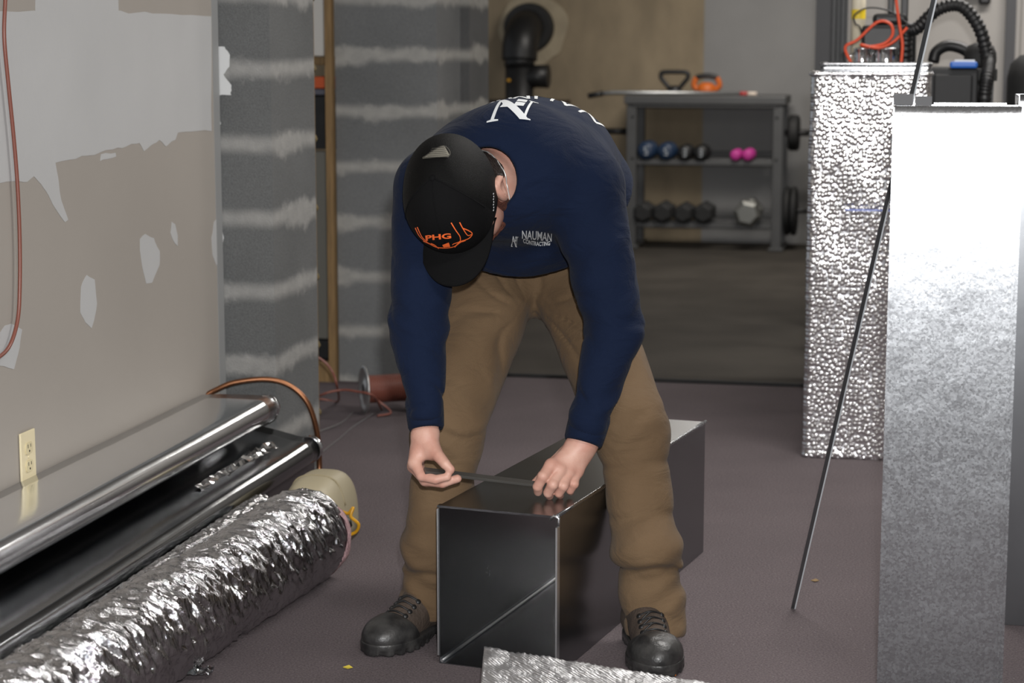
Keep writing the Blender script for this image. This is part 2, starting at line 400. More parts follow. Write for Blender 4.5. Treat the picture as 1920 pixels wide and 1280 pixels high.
# partition on the right with its dark edge post
rp = at(1550, 200, 8.6); 
def room_st(p): x, y = p[0]-W0[0], p[1]-W0[1]; return (x*UX+y*UY, x*VX+y*VY)
ps, pt = room_st(rp)
b = MB(); rbox(b, ps+.05, ps+2.6, pt, pt+.12, 0, 2.4); struct('wall_partition', b, M_rwall, label='light partition wall behind the tool bench')
b = MB(); rbox(b, ps-.055, ps+.05, pt-.01, pt+.12, 0, 2.4); struct('trim_5', b, M_dkgrey)
b = MB(); rbox(b, 4.2, 4.32, -6, 8.48, 0, 2.4); struct('wall_right', b, M_rwall)

# ================================================================ objects
def s_at(px, t):                # room s of the photo column px at room depth t (level with the floor is close enough)
    a = (px-960)/F/math.cos(PITCH)*1.0
    # X = a' * Y with a' from the view ray near the horizon
    a = (px-960)/F
    # W0x + s UX + t VX = a*(cos)*(W0y + s UY + t VY)*~
    c = math.cos(PITCH)
    k = a/ c if False else a*1.0
    return (k*(W0[1] + t*VY) - W0[0] - t*VX)/(UX - k*UY)
def z_at(py, Y):
    b = (py-640)/F; c, s = math.cos(PITCH), math.sin(PITCH)
    return CAMZ + (-s-b*c)/(c-b*s)*Y
RZ = -YAW
M_galv = galv_mat('galvanised_steel', 164, .27, .30)
M_galvd = galv_mat('galvanised_steel_dull', 136, .26, .01, .015)
M_galvs = galv_mat('shiny_sheet_steel', 138, .15, .1, .06)
M_galvl = galv_mat('bright_sheet_steel', 238, .17, .08, .04)
M_edge = mat('cut_steel_edge', (225, 228, 230), .35, 1.0)
M_foil = foil_mat('bubble_foil', 78, .75, .21, 238, big=6, bigs=.25, rnd=.8)
M_black = mat('black_plastic', (24, 24, 25), .45, var=.15, vs=20)
M_blackr = mat('black_rubber', (30, 30, 30), .7, var=.2, vs=30)
M_copper = mat('copper', (132, 90, 64), .36, .9, var=.15, vs=12)
M_redwire = mat('red_brown_jacket', (120, 70, 58), .4)
M_chrome = mat('chrome', (210, 212, 214), .1, 1.0)
M_rack = mat('dark_grey_steel', (72, 72, 72), .45, var=.08, vs=9)
M_ivory = mat('ivory_plastic', (214, 202, 168), .35)

# ---- duct the man works on (lies on the carpet, open end towards us)
DH = .329; DW = .254; DL = 1.055
dz = math.atan2(-.093, .236)
ductp = thing('sheet_metal_duct', 'long dark open-ended square duct lying on the carpet between the man\'s legs', 'duct', (-.148, 3.880, 0), dz)
T = .0016
b = MB(); b.box(0, DW, 0, DL, DH-T, DH); obj('top_panel', b, M_galvd, ductp)
b = MB(); b.box(0, DW, 0, DL, .0005, T+.0005); obj('bottom_panel', b, M_galvd, ductp)
b = MB(); b.box(0, T, 0, DL, .002, DH-T); obj('side_panel', b, M_galvd, ductp)
b = MB(); b.box(DW-T, DW, 0, DL, .002, DH-T); obj('side_panel', b, M_galvd, ductp)
b = MB(); b.box(-.0025, .001, -.004, .010, .018, DH-.006); obj('edge_flange', b, M_edge, ductp, label='bright raw upright edge')
b = MB(); b.box(DW-.0015, DW+.0025, -.004, .010, .004, DH-.022); obj('edge_flange', b, M_edge, ductp, label='bright raw upright edge')
b = MB(); b.box(-.002, DW-.008, -.003, .012, DH-.003, DH+.0015); obj('hem', b, M_galvd, ductp)
b = MB(); b.tube([(DW+.001, y, DH+.001) for y in np.linspace(0, DL, 12)], .0042, 8); obj('lock_seam', b, M_galv, ductp, label='bright lock seam along the top edge')
b = MB(); b.tube([(T+.003, y, T+.004) for y in np.linspace(.002, DL, 12)], .0032, 8); obj('inner_seam', b, M_edge, ductp, label='bright inner corner seam')
b = MB(); b.tube([(DW-.012, -.003, DH-.006), (DW-.004, -.005, DH+.002), (DW+.005, -.003, DH-.002), (DW+.004, -.002, DH-.018)], .003, 8); obj('corner_tab', b, M_edge, ductp)

# ---- two ducts standing upright on the right
def upright_duct(label, loc, W, D, H, m, hem=True, group=None):
    r = thing('sheet_metal_duct', label, 'duct', loc, RZ, group)
    t = .0016
    b = MB(); b.box(0, W, 0, t, .001, H); obj('front_panel', b, m, r)
    b = MB(); b.box(0, W, D-t, D, .001, H); obj('back_panel', b, m, r)
    b = MB(); b.box(0, t, t, D-t, .001, H); obj('side_panel', b, m, r)
    b = MB(); b.box(W-t, W, t, D-t, .001, H); obj('side_panel', b, m, r)
    b = MB()
    pts = [(x, -.003 - .004*math.sin(math.pi*x/W), H) for x in np.linspace(0.002, W-.002, 14)]
    n = len(pts); V = [(x, y, H-.017+.003*math.sin(math.pi*x/W)*-1) for x, y, z in pts] + [(x, y+.001, H+.004) for x, y, z in pts] + [(x, .001, H+.004) for x, y, z in pts]
    b.add(V, [(i, i+1, n+i+1, n+i) for i in range(n-1)] + [(n+i, n+i+1, 2*n+i+1, 2*n+i) for i in range(n-1)], 0, True)
    obj('top_hem', b, m, r)
    b = MB(); b.box(W-.009, W-.006, -.004, 0, .001, H-.02); b.box(W-.003, W+.002, -.006, 0, .001, H-.02); obj('lock_seam', b, m, r, label='upright folded seam')
    return r, W, D, H
r, W_, D_, H_ = upright_duct('tall bright galvanised duct standing at the right, spangled front face', (.672, 3.5, 0), .222, .20, 1.137, M_galv)
b = MB(); b.box(-.003, .032, .17, .173, H_, H_+.020); b.box(.036, .066, .16, .163, H_-.002, H_+.016); obj('corner_tab', b, M_dkgrey, r, label='dark bent corner tabs')
b = MB(); b.box(.07, .20, .184, .197, H_-.001, H_+.004); obj('back_hem', b, M_galv, r)
q = at(1893, 640, 4.15)
upright_duct('second galvanised duct standing at the far right frame edge behind the tall one', (q.x, 4.15, 0), .25, .2, 1.14, M_galvd)

# ---- bubble-foil wrapped duct
fw = thing('foil_wrapped_duct', 'tall duct wrapped in glittering silver bubble foil, standing behind the bright galvanised one', 'duct', (.884, 5.903, 0), RZ)
FW, FD, FH = .352, .24, 1.155
b = MB()
def rrect(w, d, r, n=5):
    out = []
    for cx, cy, a0 in ((w-r, r, -90), (w-r, d-r, 0), (r, d-r, 90), (r, r, 180)):
        for i in range(n+1):
            a = math.radians(a0+90*i/n); out.append((cx+r*math.cos(a), cy+r*math.sin(a)))
    return out
ring0 = []
base = rrect(FW, FD, .022, 6)
def dens(pts, m=.012):
    out = []
    for i, p in enumerate(pts):
        q_ = pts[(i+1) % len(pts)]; d = math.dist(p, q_); k = max(1, int(d/m))
        for j in range(k): out.append((p[0]+(q_[0]-p[0])*j/k, p[1]+(q_[1]-p[1])*j/k))
    return out
base = dens(base); nb = len(base); nz = 96
V = []
for i in range(nz+1):
    z = FH*i/nz
    for x, y in base:
        k = 1 + 0.0; dx, dy = x-FW/2, y-FD/2; l = math.hypot(dx, dy)
        dsp = .0065*noise.noise(Vector((x*9, y*9, z*5))) + .0012*noise.noise(Vector((x*28, y*28, z*22))) + (.004 if abs(z-.75) < .012 else 0)*0
        if z < .03: dsp += .004*(1-z/.03)
        V.append((x+dx/l*dsp, y+dy/l*dsp, .001+z+(.006*noise.noise(Vector((x*30, y*30, 4))) if i == nz else 0)))
fs = [(i*nb+j, i*nb+(j+1) % nb, (i+1)*nb+(j+1) % nb, (i+1)*nb+j) for i in range(nz) for j in range(nb)]
b.add(V, fs, 0, True); b.add([V[j] for j in range(nb)], [tuple(range(nb))]) ; b.add([V[nz*nb+j] for j in range(nb)], [tuple(range(nb))])
obj('foil_wrap', b, M_foil, fw)
b = MB(); b.tube([(x, y, FH+.004) for x, y in dens(rrect(FW, FD, .02), .02)], .006, 8, closed=True); obj('wrap_edge', b, foil_mat('foil_edge', 160, .4, .18, 235), fw)
b = MB(); c0 = rrect(FW-.03, FD-.05, .012)
b.add([(x+.028, y+.035, FH-.002) for x, y in c0] + [(x+.028, y+.035, FH+.030) for x, y in c0], [(i, (i+1) % len(c0), len(c0)+(i+1) % len(c0), len(c0)+i) for i in range(len(c0))], 0, True)
b.tube([(x+.028, y+.035, FH+.032) for x, y in c0], .005, 8, closed=True)
obj('metal_collar', b, M_galv, fw, solid=.001)
b = MB(); b.prism([(FW*.32+i*.012, -.0105+.001*math.sin(i)) for i in range(15)] + [(FW*.32+i*.012, -.0115+.001*math.sin(i)) for i in range(14, -1, -1)], .004, z0=.757)
obj('printed_line', b, mat('blue_print', (110, 125, 190), .4), fw, label='blue printed line')

# ---- leaning strip
P0 = Vector((.623, 4.27, .002)); P1 = at(1702, 190, 3.735)
P2 = P0 + (P1-P0)*1.32
st = thing('steel_strip', 'thin dark angle strip leaning from the carpet over the tall bright duct', 'metal strip', P0)
ax = (P2-P0).normalized(); side = Vector((1, .1, 0)).cross(ax).cross(ax).normalized(); side = (Vector((1, 0, 0)) - ax*ax.x).normalized(); dep = ax.cross(side).normalized()
if dep.y > 0: dep = -dep
b = MB()
w1, t1 = .0075, .0016
def strip_box(a0, a1, c0_, c1):
    V = []
    for e in (P0, P2):
        for u_ in (a0, a1):
            for v_ in (c0_, c1): V.append(e + side*u_ + dep*v_)
    b.add(V, [(0, 1, 3, 2), (4, 6, 7, 5), (0, 4, 5, 1), (2, 3, 7, 6), (0, 2, 6, 4), (1, 5, 7, 3)])
strip_box(0, w1, 0, t1); strip_box(w1-t1, w1, -.008, 0)
obj('angle_flanges', b, mat('strip_steel', (118, 120, 122), .35, .9), st, world=True)
b = MB(); strip_box(w1-.003, w1+.0022, -.010, -.008); strip_box(w1, w1+.003, -.008, .0022); obj('folded_edge', b, mat('fold_glint', (196, 200, 204), .4, .35), st, world=True, label='folded edge with a flash glint in its pale colour')  # pale, barely metallic colour paints in the flash glint along the fold

# ---- half rolled pipe sheets along the wall
def sheet_profile(pts): return pts
def extrude_room(prof, t0, t1, n=40, wob=.0, thick=.0012):
    mb = MB(); k = len(prof); V = []
    for i in range(n+1):
        t = t0+(t1-t0)*i/n
        for j, (s, z) in enumerate(prof):
            d = wob*noise.noise(Vector((t*2.2, s*9, z*9)))
            V.append(RM(s+d*.4, t, z+d))
    mb.add(V, [(i*k+j, i*k+j+1, (i+1)*k+j+1, (i+1)*k+j) for i in range(n) for j in range(k-1)], 0, True)
    return mb
def roll(cs, cz, r, a0, a1, n=22): return [(cs+r*math.cos(math.radians(a0+(a1-a0)*i/n)), cz+r*math.sin(math.radians(a0+(a1-a0)*i/n))) for i in range(n+1)]
TN = -1.7
pa = [(.004, .312), (.05, .315), (.10, .317), (.15, .317)] + roll(.178, .280, .036, 88, -190, 34) + [(.115, .268), (.08, .258)]
p_ = RM(.1, 0, .25)
sa = thing('pipe_sheet', 'upper shiny pipe sheet with rolled edge, flat back resting against the drywall', 'sheet metal', RM(.1, 1.06, 0), RZ, 'unformed pipe sheets along the wall')
obj('rolled_sheet', extrude_room(pa, TN, 1.060, wob=.002), M_galvl, sa, world=True, solid=.0012)
mb = MB(); mb.tube([RM(.178, t, .280) for t in (1.058, 1.064, 1.066, 1.074, 1.078, 1.090)], .03, 28, rad=[.0372, .0378, .034, .034, .0375, .036], caps=False); obj('end_crimp', mb, M_chrome, sa, world=True, solid=.001)
pb = [(.04, .238), (.09, .228), (.15, .213), (.20, .203), (.245, .192)] + roll(.270, .155, .036, 70, -60, 18) + [(.290, .08), (.290, .03), (.283, .002)]
sb = thing('pipe_sheet', 'lower darker pipe sheet with rolled edge, lying under the upper one', 'sheet metal', RM(.3, 1.15, 0), RZ, 'unformed pipe sheets along the wall')
obj('rolled_sheet', extrude_room(pb, TN, 1.150, wob=.003), M_galvs, sb, world=True, solid=.0012)
mb = MB(); mb.tube([RM(.270, t, .155) for t in (1.145, 1.151, 1.153, 1.162, 1.166, 1.176)], .03, 28, rad=[.0372, .0378, .034, .034, .0375, .036], caps=False); obj('end_crimp', mb, M_chrome, sb, world=True, solid=.001)
# crumpled metal between them near the far end
mb = MB(); V = []; fs = []
for i in range(30):
    for j in range(5):
        t = .45+.55*i/29; s = .215+.03*j/4; z = .208 - j*.006 + .012*noise.noise(Vector((t*30, j*1.3, 2)))
        V.append(RM(s, t, z))
mb.add(V, [(i*5+j, i*5+j+1, (i+1)*5+j+1, (i+1)*5+j) for i in range(29) for j in range(4)], 0, False)
tag(obj('foil_scrap', mb, M_chrome, None, world=True, base=RM(.24, .7, .2), solid=.0008), 'crinkled bright metal scrap wedged between the two pipe sheets', 'foil')

# ---- insulated flexible duct
M_crumple = foil_mat('crumpled_film', 30, .0, .09, 200, big=20, bigs=.34, stretch=(1, 4.5, 1))
fd = thing('flexible_duct', 'fat crinkled silver insulated flexible duct lying on the carpet', 'flexible duct', (-.482, 4.545, 0), math.radians(-15.6))
FR = .100
mb = MB(); n = 120; m_ = 700; V = []
Lf = 2.0
for i in range(m_+1):
    y = -Lf*i/m_
    for j in range(n):
        a = 2*math.pi*j/n
        x0, z0 = math.cos(a), math.sin(a)
        hel = y*64 + a*1.0
        rid = .5+.5*math.cos(hel)
        q_ = Vector((x0*1.3, z0*1.3, y*34 + a*1.2)); q2 = Vector((x0*3+7, z0*3, y*95 + a*3)); q3 = Vector((x0*1.2, z0*1.2, y*3))
        e = min(1, (-y)/.05)
        f1 = 1-abs(noise.noise(q_))*2.4; f2 = 1-abs(noise.noise(q2))*2.4; f3 = noise.noise(Vector((x0*9, z0*9, y*110)))
        r = FR - .007 + .003*rid*e + .0110*f1*e + .0050*f2*(.4+.6*e) + .0012*f3 + .006*noise.noise(q3)
        if e < 1: r -= .003*(1-e)
        r *= 1+.10*math.exp(y/.22)
        z = FR*(1+.08*math.exp(y/.22)) + z0*r
        if z < .004: z = .004 + (z-.004)*.1
        V.append((x0*r + .012*math.sin(y*2.3)+.0, y, max(z, .0015)))
mb.add(V, [(i*n+j, i*n+(j+1) % n, (i+1)*n+(j+1) % n, (i+1)*n+j) for i in range(m_) for j in range(n)], 0, True)
obj('foil_jacket', mb, M_crumple, fd)
mb = MB(); V = []
for i, (r0, y) in enumerate(((.105, -.012), (.107, .002), (.104, .010), (.088, .014), (.080, .010), (.078, -.05))):
    for j in range(60):
        a = 2*math.pi*j/60; rr = r0+.006*noise.noise(Vector((math.cos(a)*3, math.sin(a)*3, i*.6)))
        V.append((math.cos(a)*rr, y+.012*noise.noise(Vector((math.cos(a)*2, math.sin(a)*2, 3))), max(.0015, FR+math.sin(a)*rr)))
mb.add(V, [(i*60+j, i*60+(j+1) % 60, (i+1)*60+(j+1) % 60, (i+1)*60+j) for i in range(5) for j in range(60)], 0, True)
obj('insulation', mb, mat('pink_fibreglass', (196, 158, 160), .95, var=.15, vs=60, bump=.8, bs=200), fd, label='pink fibreglass insulation at the end')
mb = MB(); V = []
mb.lathe([(.077, -.3), (.077, .010)], 48, M=Matrix.Translation((0, 0, FR)) @ Matrix.Rotation(-math.pi/2, 4, 'X'))
obj('inner_core', mb, M_black, fd, solid=.002)
# thinner foil sleeve squeezed between
mb = MB(); n = 60; m_ = 520; V = []
for i in range(m_+1):
    t = .56 - 2.1*i/m_
    for j in range(n):
        a = 2*math.pi*j/n; x0, z0 = math.cos(a), math.sin(a)
        f1 = 1-abs(noise.noise(Vector((x0*2, z0*2, t*24))))*2; f2 = 1-abs(noise.noise(Vector((x0*5, z0*5+3, t*70))))*2
        r = .030 + .007*f1 + .0035*f2
        if i < 12: r *= .25+.75*(i/12)
        V.append(RM(.362+x0*r, t, .142+z0*r*1.05))
mb.add(V, [(i*n+j, i*n+(j+1) % n, (i+1)*n+(j+1) % n, (i+1)*n+j) for i in range(m_) for j in range(n)], 0, True)
mb.add([V[j] for j in range(n)], [tuple(range(n))])
tag(obj('foil_sleeve', mb, M_crumple, None, world=True, base=RM(.36, .5, .1)), 'thin crinkled silver sleeve between the flexible duct and the lower pipe sheet', 'foil')
# foil scrap under the duct
mb = MB(); V = []
c_ = fl(372, 1262, .01)
for i in range(12):
    for j in range(8): V.append(c_+Vector(((i-6)*.006, (j-4)*.006, .004+.012*abs(noise.noise(Vector((i*.6, j*.6, 1)))))))
mb.add(V, [(i*8+j, i*8+j+1, (i+1)*8+j+1, (i+1)*8+j) for i in range(11) for j in range(7)])
tag(obj('foil_scrap', mb, M_chrome, None, world=True, base=c_, solid=.0006), 'small crumpled silver scrap on the carpet beside the flexible duct', 'foil')

# ---- beige housing with its cable
bc = RM(.415, .80, 0)
bh = thing('equipment_housing', 'beige rounded housing on the carpet behind the flexible duct end', 'equipment', bc, RZ)
def egg(w, d, h, n=28, m=16, p=3.2):
    mb = MB(); V = []
    for i in range(m+1):
        ph = (math.pi/2)*i/m; cz = math.sin(ph)**(2/p); cr = max(1e-4, math.cos(ph))**(2/p)
        for j in range(n):
            a = 2*math.pi*j/n; ca, sa_ = math.cos(a), math.sin(a)
            V.append((w*cr*math.copysign(abs(ca)**(2/p), ca), d*cr*math.copysign(abs(sa_)**(2/p), sa_), .001+h*cz))
    mb.add(V, [(i*n+j, i*n+(j+1) % n, (i+1)*n+(j+1) % n, (i+1)*n+j) for i in range(m) for j in range(n)], 0, True)
    mb.add([V[j] for j in range(n)], [tuple(range(n))]); return mb
M_beige = mat('beige_plastic', (160, 150, 125), .5, var=.04, vs=10)
obj('shell', egg(.080, .150, .172), M_beige, bh)
mb = MB(); mb.tube(smoothpts([(-.077, -.03, .10), (-.052, -.03, .160), (0, -.03, .1735), (.052, -.03, .160), (.077, -.03, .10)], 6), .0022, 6); obj('shell_seam', mb, mat('seam_beige', (150, 138, 110), .6), bh)  # seam in a darker beige than the shell
M_yel = mat('yellow_jacket', (205, 150, 30), .4)
mb = MB(); mb.tube([at(622, 962, 4.78), at(640, 968, 4.76), at(652, 980, 4.74), at(657, 987, 4.735)], .012, 16, rad=[.013, .013, .011, .006]); obj('cable_gland', mb, M_black, bh, world=True, label='dark cable gland')
mb = MB(); mb.tube(smoothpts([at(640, 958, 4.75), at(653, 962, 4.735), at(662, 952, 4.73), at(658, 968, 4.725), at(672, 982, 4.73), at(668, 996, 4.74), at(650, 1005, 4.75)], 8), .0042, 8); obj('cable', mb, M_yel, bh, world=True, label='yellow cable')

# ---- copper tube arc, cable on the wall, outlet
mb = MB(); mb.tube(smoothpts([at(385, 742, 5.28), at(405, 731, 5.30), at(440, 717, 5.32), at(500, 711, 5.34), at(545, 724, 5.35), at(578, 758, 5.35), at(595, 815, 5.36), at(599, 880, 5.37), fl(600, 935, .006)], 10), .0078, 12)
tag(obj('copper_tube', mb, M_copper, None, world=True, base=fl(600, 935)), 'arched copper tube beside the near block pier', 'tube')
mb = MB()
cps = []
for px, py in ((12, -60), (10, 0), (8, 70), (16, 160), (26, 260), (33, 350), (37, 450), (37, 540), (33, 600), (18, 648), (-6, 672), (-40, 690)):
    t, z = wallpx(px, py, .012); cps.append(RM(.012, t, z))
mb.tube(smoothpts(cps, 8), .0042, 10)
tag(obj('hanging_cable', mb, M_redwire, None, world=True, base=cps[-1]), 'red-brown cable hanging down the drywall at the left edge', 'cable')
t, z = wallpx(49, 856)
ol = thing('wall_outlet', 'ivory duplex electrical outlet on the drywall', 'outlet', RM(.0012, t, z), RZ)
# local x = out of the wall, y = along it
mb = MB(); mb.prism([(x, y) for x, y in ((-.035, -.057), (.035, -.057), (.035, .057), (-.035, .057))], .005, M=Matrix(((0, 0, 1, 0), (1, 0, 0, 0), (0, 1, 0, 0), (0, 0, 0, 1)))); obj('cover_plate', mb, M_ivory, ol, bevel=.0015)
MX = Matrix(((0, 0, 1, 0), (1, 0, 0, 0), (0, 1, 0, 0), (0, 0, 0, 1)))
for k in (-1, 1):
    out = []
    for i in range(28):
        a = 2*math.pi*i/28; x = .017*math.cos(a); y = max(-.0125, min(.0125, .017*math.sin(a))); out.append((x, y+k*.0195))
    mb = MB(); mb.prism(out, .0025, M=MX, z0=.005); rcp = obj('receptacle', mb, mat('ivory_receptacle', (200, 188, 152), .4), ol)
    mb = MB(); mb.prism([(-.0075, .001+k*.0195), (-.0055, .001+k*.0195), (-.0055, .009+k*.0195), (-.0075, .009+k*.0195)], .0004, M=MX, z0=.0075)
    mb.prism([(.0055, .002+k*.0195), (.0075, .002+k*.0195), (.0075, .009+k*.0195), (.0055, .009+k*.0195)], .0004, M=MX, z0=.0075)
    mb.prism([(.0025*math.cos(a), -.006+k*.0195+.0025*math.sin(a)) for a in np.linspace(0, 6, 9)], .0004, M=MX, z0=.0075); obj('slots', mb, M_black, rcp)
mb = MB(); mb.prism([(.003*math.cos(a), .003*math.sin(a)) for a in np.linspace(0, 5.8, 12)], .0015, M=MX, z0=.005); obj('screw', mb, M_ivory, ol)

# ---- spool of red wire
sp0 = at(681, 733, 6.62); 
sd = (Vector((.19, .055, .004))).normalized()
sp = thing('wire_spool', 'metal-ended spool wound with red-brown cable, lying by the far pier', 'spool', (sp0.x, sp0.y, 0), math.atan2(sd.y, sd.x))
zc = .084
Mx = Matrix.Translation((0, 0, zc)) @ Matrix.Rotation(math.pi/2, 4, 'Y')
for k, x in enumerate((0, .165)):
    mb = MB(); mb.lathe([(.010, 0), (.028, .001), (.034, .006), (.062, .006), (.068, .001), (.080, .001), (.082, .004), (.080, .007), (.07, .006), (.062, .010), (.03, .010), (.01, .006)], 48, M=Matrix.Translation((x, 0, 0)) @ Mx)
    obj('flange', mb, mat('zinc_plate', (190, 190, 188), .32, .85), sp)
mb = MB(); mb.tube([(x, 0, zc) for x in (.0, .165)], .018, 24); obj('core', mb, M_black, sp)
mb = MB(); V = []
pts = []
for lay, rr in ((0, .040), (1, .0445)):
    for i in range(24*22):
        f = i/(24*22); x = .010+.145*(f if lay == 0 else 1-f)
        a = i*2*math.pi/24; pts.append((x, rr*math.cos(a)+.002*math.sin(i*.013), zc+rr*math.sin(a)))
mb.tube(pts, .0036, 6); obj('wound_cable', mb, M_redwire, sp, label='red-brown cable windings')
mb = MB(); mb.tube(smoothpts([(.02, -.04, zc-.02), (.05, -.06, zc-.04), (.08, -.07, .012), (.03, -.085, .006)], 8), .0036, 8); obj('loose_end', mb, M_redwire, sp)
mb = MB(); mb.tube(smoothpts([at(560, 655, 6.5), at(600, 672, 6.5), at(622, 695, 6.5), at(632, 725, 6.5), fl(633, 752, .006), fl(600, 748, .006), fl(560, 752, .006)], 8), .0042, 8)
tag(obj('loose_cable', mb, M_redwire, None, world=True, base=fl(633, 752)), 'red-brown cable looping down between the two block piers', 'cable')
mb = MB(); mb.tube(smoothpts([fl(560, 765, .006), at(600, 741, 6.45), at(640, 731, 6.45), at(670, 734, 6.43), at(700, 742, 6.42), fl(716, 768, .006)], 8), .0042, 8)
tag(obj('loose_cable', mb, M_redwire, None, world=True, base=fl(560, 765)), 'pinkish cable arching across in front of the spool flange', 'cable')
M_clear = mat('grey_band', (128, 126, 126), .35)
for pts, lab in (([fl(600, 808, .004), fl(640, 792, .004), fl(662, 772, .004)], 'short pale plastic band curving on the carpet left of the spool'), ([fl(600, 850, .004), fl(636, 822, .004), fl(662, 800, .004), fl(700, 775, .004)], 'long pale plastic band on the carpet in front of the spool')):
    mb = MB(); P = smoothpts(pts, 8); V = []
    for p in P: V += [p+Vector((0, -.010, 0)), p+Vector((0, .010, 0))]
    mb.add(V, [(2*i, 2*i+1, 2*i+3, 2*i+2) for i in range(len(P)-1)])
    tag(obj('plastic_band', mb, M_clear, None, world=True, base=pts[0], solid=.001), lab, 'strap')

# ---- what shows through the gap between the piers
TG = 3.52
def gbox(name, s0, s1, t0, t1, z0, z1, m, lab, cat):
    b = MB(); rbox(b, s0, s1, t0, t1, z0, z1); return tag(obj(name, b, m, None, world=True, base=RM(s0, t0, z0), bevel=.003), lab, cat)
gbox('white_board', -.62, -.242, TG+.02, TG+.04, 1.20, 2.38, mat('white_laminate', (225, 220, 212), .5), 'white board seen high in the gap between the block piers', 'board')
gbox('wood_shelf', -.62, -.242, TG, TG+.3, 1.165, 1.195, M_wood, 'wooden shelf edge under the white board between the piers', 'shelf')
gbox('orange_case', -.46, -.27, TG+.03, TG+.2, 1.075, 1.12, mat('orange_plastic', (214, 92, 40), .5), 'small orange case on the lower shelf between the piers', 'case')
gbox('dark_shelf', -.62, -.242, TG, TG+.3, 1.05, 1.072, mat('grey_shelf', (95, 95, 105), .5), 'grey shelf under the orange case between the piers', 'shelf')
gbox('black_bag', -.56, -.245, TG+.02, TG+.25, .84, 1.045, M_blackr, 'black bag under the grey shelf between the piers', 'bag')
gbox('grey_panel', -.62, -.242, TG+.01, TG+.05, .09, .83, mat('grey_board', (120, 117, 108), .7), 'tall grey-brown panel seen in the gap between the piers', 'panel')
gbox('black_box', -.56, -.245, TG, TG+.2, .012, .085, M_blackr, 'black box on the floor in the gap between the piers', 'box')

# ---- weight rack and weights
TR = 8.02
def zt(py, t=TR, s=.55): return z_at(py, RM(s, t).y)
S0, S1 = s_at(1184, TR), s_at(1457, TR)
HR = .915; DR = .34
rk = thing('weight_rack', 'dark grey steel three-tier weight rack against the back wall', 'weight rack', RM(S0, TR, .010), RZ)
Wr = S1-S0
Z2, Z1 = .530, .150
for x in (0, Wr):
    for y in (0, DR):
        b = MB(); b.box(x-.03, x+.03, y-.025, y+.025, .012, HR-.04); obj('post', b, M_rack, rk, bevel=.004)
    b = MB(); b.box(x-.045, x+.045, -.045, DR+.045, .001, .02); obj('foot', b, M_rack, rk, bevel=.004)
b = MB(); b.box(-.045, Wr+.045, -.04, DR+.04, HR-.04, HR+.012); b.box(-.0, Wr, -.03, .0, HR-.06, HR-.04); obj('top_shelf', b, M_rack, rk, bevel=.006)
for z in (Z2, Z1):
    b = MB(); b.box(.03, Wr-.03, -.02, .015, z-.02, z+.012); b.box(.03, Wr-.03, .16, .19, z-.02, z+.012); b.box(.03, Wr-.03, DR-.04, DR-.01, z+.02, z+.05); obj('shelf', b, M_rack, rk, bevel=.004)
for x in (0.02, Wr-.02):
    for z in (.80, Z2+.02): b = MB(); b.lathe([(0, 0), (.008, 0), (.008, .004), (0, .004)], 10, M=Matrix.Translation((x+.012*(1 if x > .1 else -1), -.025, z)) @ Matrix.Rotation(math.pi/2, 4, 'X')); obj('bolt', b, M_black, rk)
for z, x0, d in ((.705, -.03, -1), (.705, Wr+.03, 1), (.235, Wr+.03, 1)):
    b = MB(); b.tube([(x0, .12, z), (x0+d*.19, .12, z)], .019 if z > .5 else .014, 16); obj('plate_peg', b, M_black, rk)
def in_rack(x, y, z): return WM[rk.name] @ Vector((x, y, z))
def plate(x, z, R, w, lab):
    r = thing('weight_plate', lab, 'weight plate', in_rack(x, .12, z), RZ, 'plates on the weight rack pegs')
    b = MB(); b.lathe([(.021, -w/2*.6), (.03, -w/2), (R*.55, -w/2), (R*.6, -w/2*.5), (R*.86, -w/2*.5), (R*.9, -w/2), (R, -w/2*.7), (R, w/2*.7), (R*.9, w/2), (R*.86, w/2*.5), (R*.6, w/2*.5), (R*.55, w/2), (.03, w/2), (.021, w/2*.6), (.021, -w/2*.6)], 40, M=Matrix.Rotation(math.pi/2, 4, 'Y'))
    obj('disc', b, M_blackr, r)
plate(Wr+.085, .705, .108, .065, 'small black weight plate on the upper right peg')
plate(Wr+.055, .235, .148, .036, 'large black weight plate on the lower peg, next to the rack post')
plate(Wr+.095, .235, .148, .036, 'large black weight plate on the lower peg, outermost')
plate(-.14, .705, .030, .03, 'small black clip plate on the upper left peg') if False else None

def dumbbell(px, z, kind, R, mcol, lab, grp, white=False, y0=-.045, ln=.19, tilt=0):
    s = s_at(px, TR-.03) - S0
    r = thing('dumbbell', lab, 'dumbbell', in_rack(s, y0, z+R), RZ, grp)
    for k in (0, 1):
        b = MB()
        hl = ln*.34
        if kind == 'round': prof = [(0, 0), (R*.55, 0), (R*.85, hl*.12), (R, hl*.4), (R, hl*.65), (R*.8, hl*.93), (R*.3, hl)]; n = 28
        else: prof = [(0, 0), (R*.72, 0), (R, hl*.2), (R, hl*.85), (R*.7, hl), (R*.25, hl)]; n = 6
        Mh = (Matrix.Translation((0, ln if k else 0, 0)) @ (Matrix.Rotation(math.pi, 4, 'Z') if k else Matrix()) @ Matrix.Rotation(tilt, 4, 'Y') @ Matrix.Rotation(-math.pi/2, 4, 'X'))
        b.lathe(prof, n, M=Mh, smooth=(kind == 'round'))
        h = obj('head', b, mcol, r, bevel=0 if kind == 'round' else .004)
        if white and k == 0:
            b = MB(); 
            for q_ in white: b.prism(q_, .0015, M=Matrix.Rotation(math.pi/2, 4, 'X'), z0=-.0002)
            obj('number_mark', b, mat('white_mark', (190, 195, 200), .5), h, label='white moulded number')
    b = MB(); b.tube([(0, ln*.3, 0), (0, ln*.7, 0)], .014, 14); obj('handle', b, M_chrome, r)
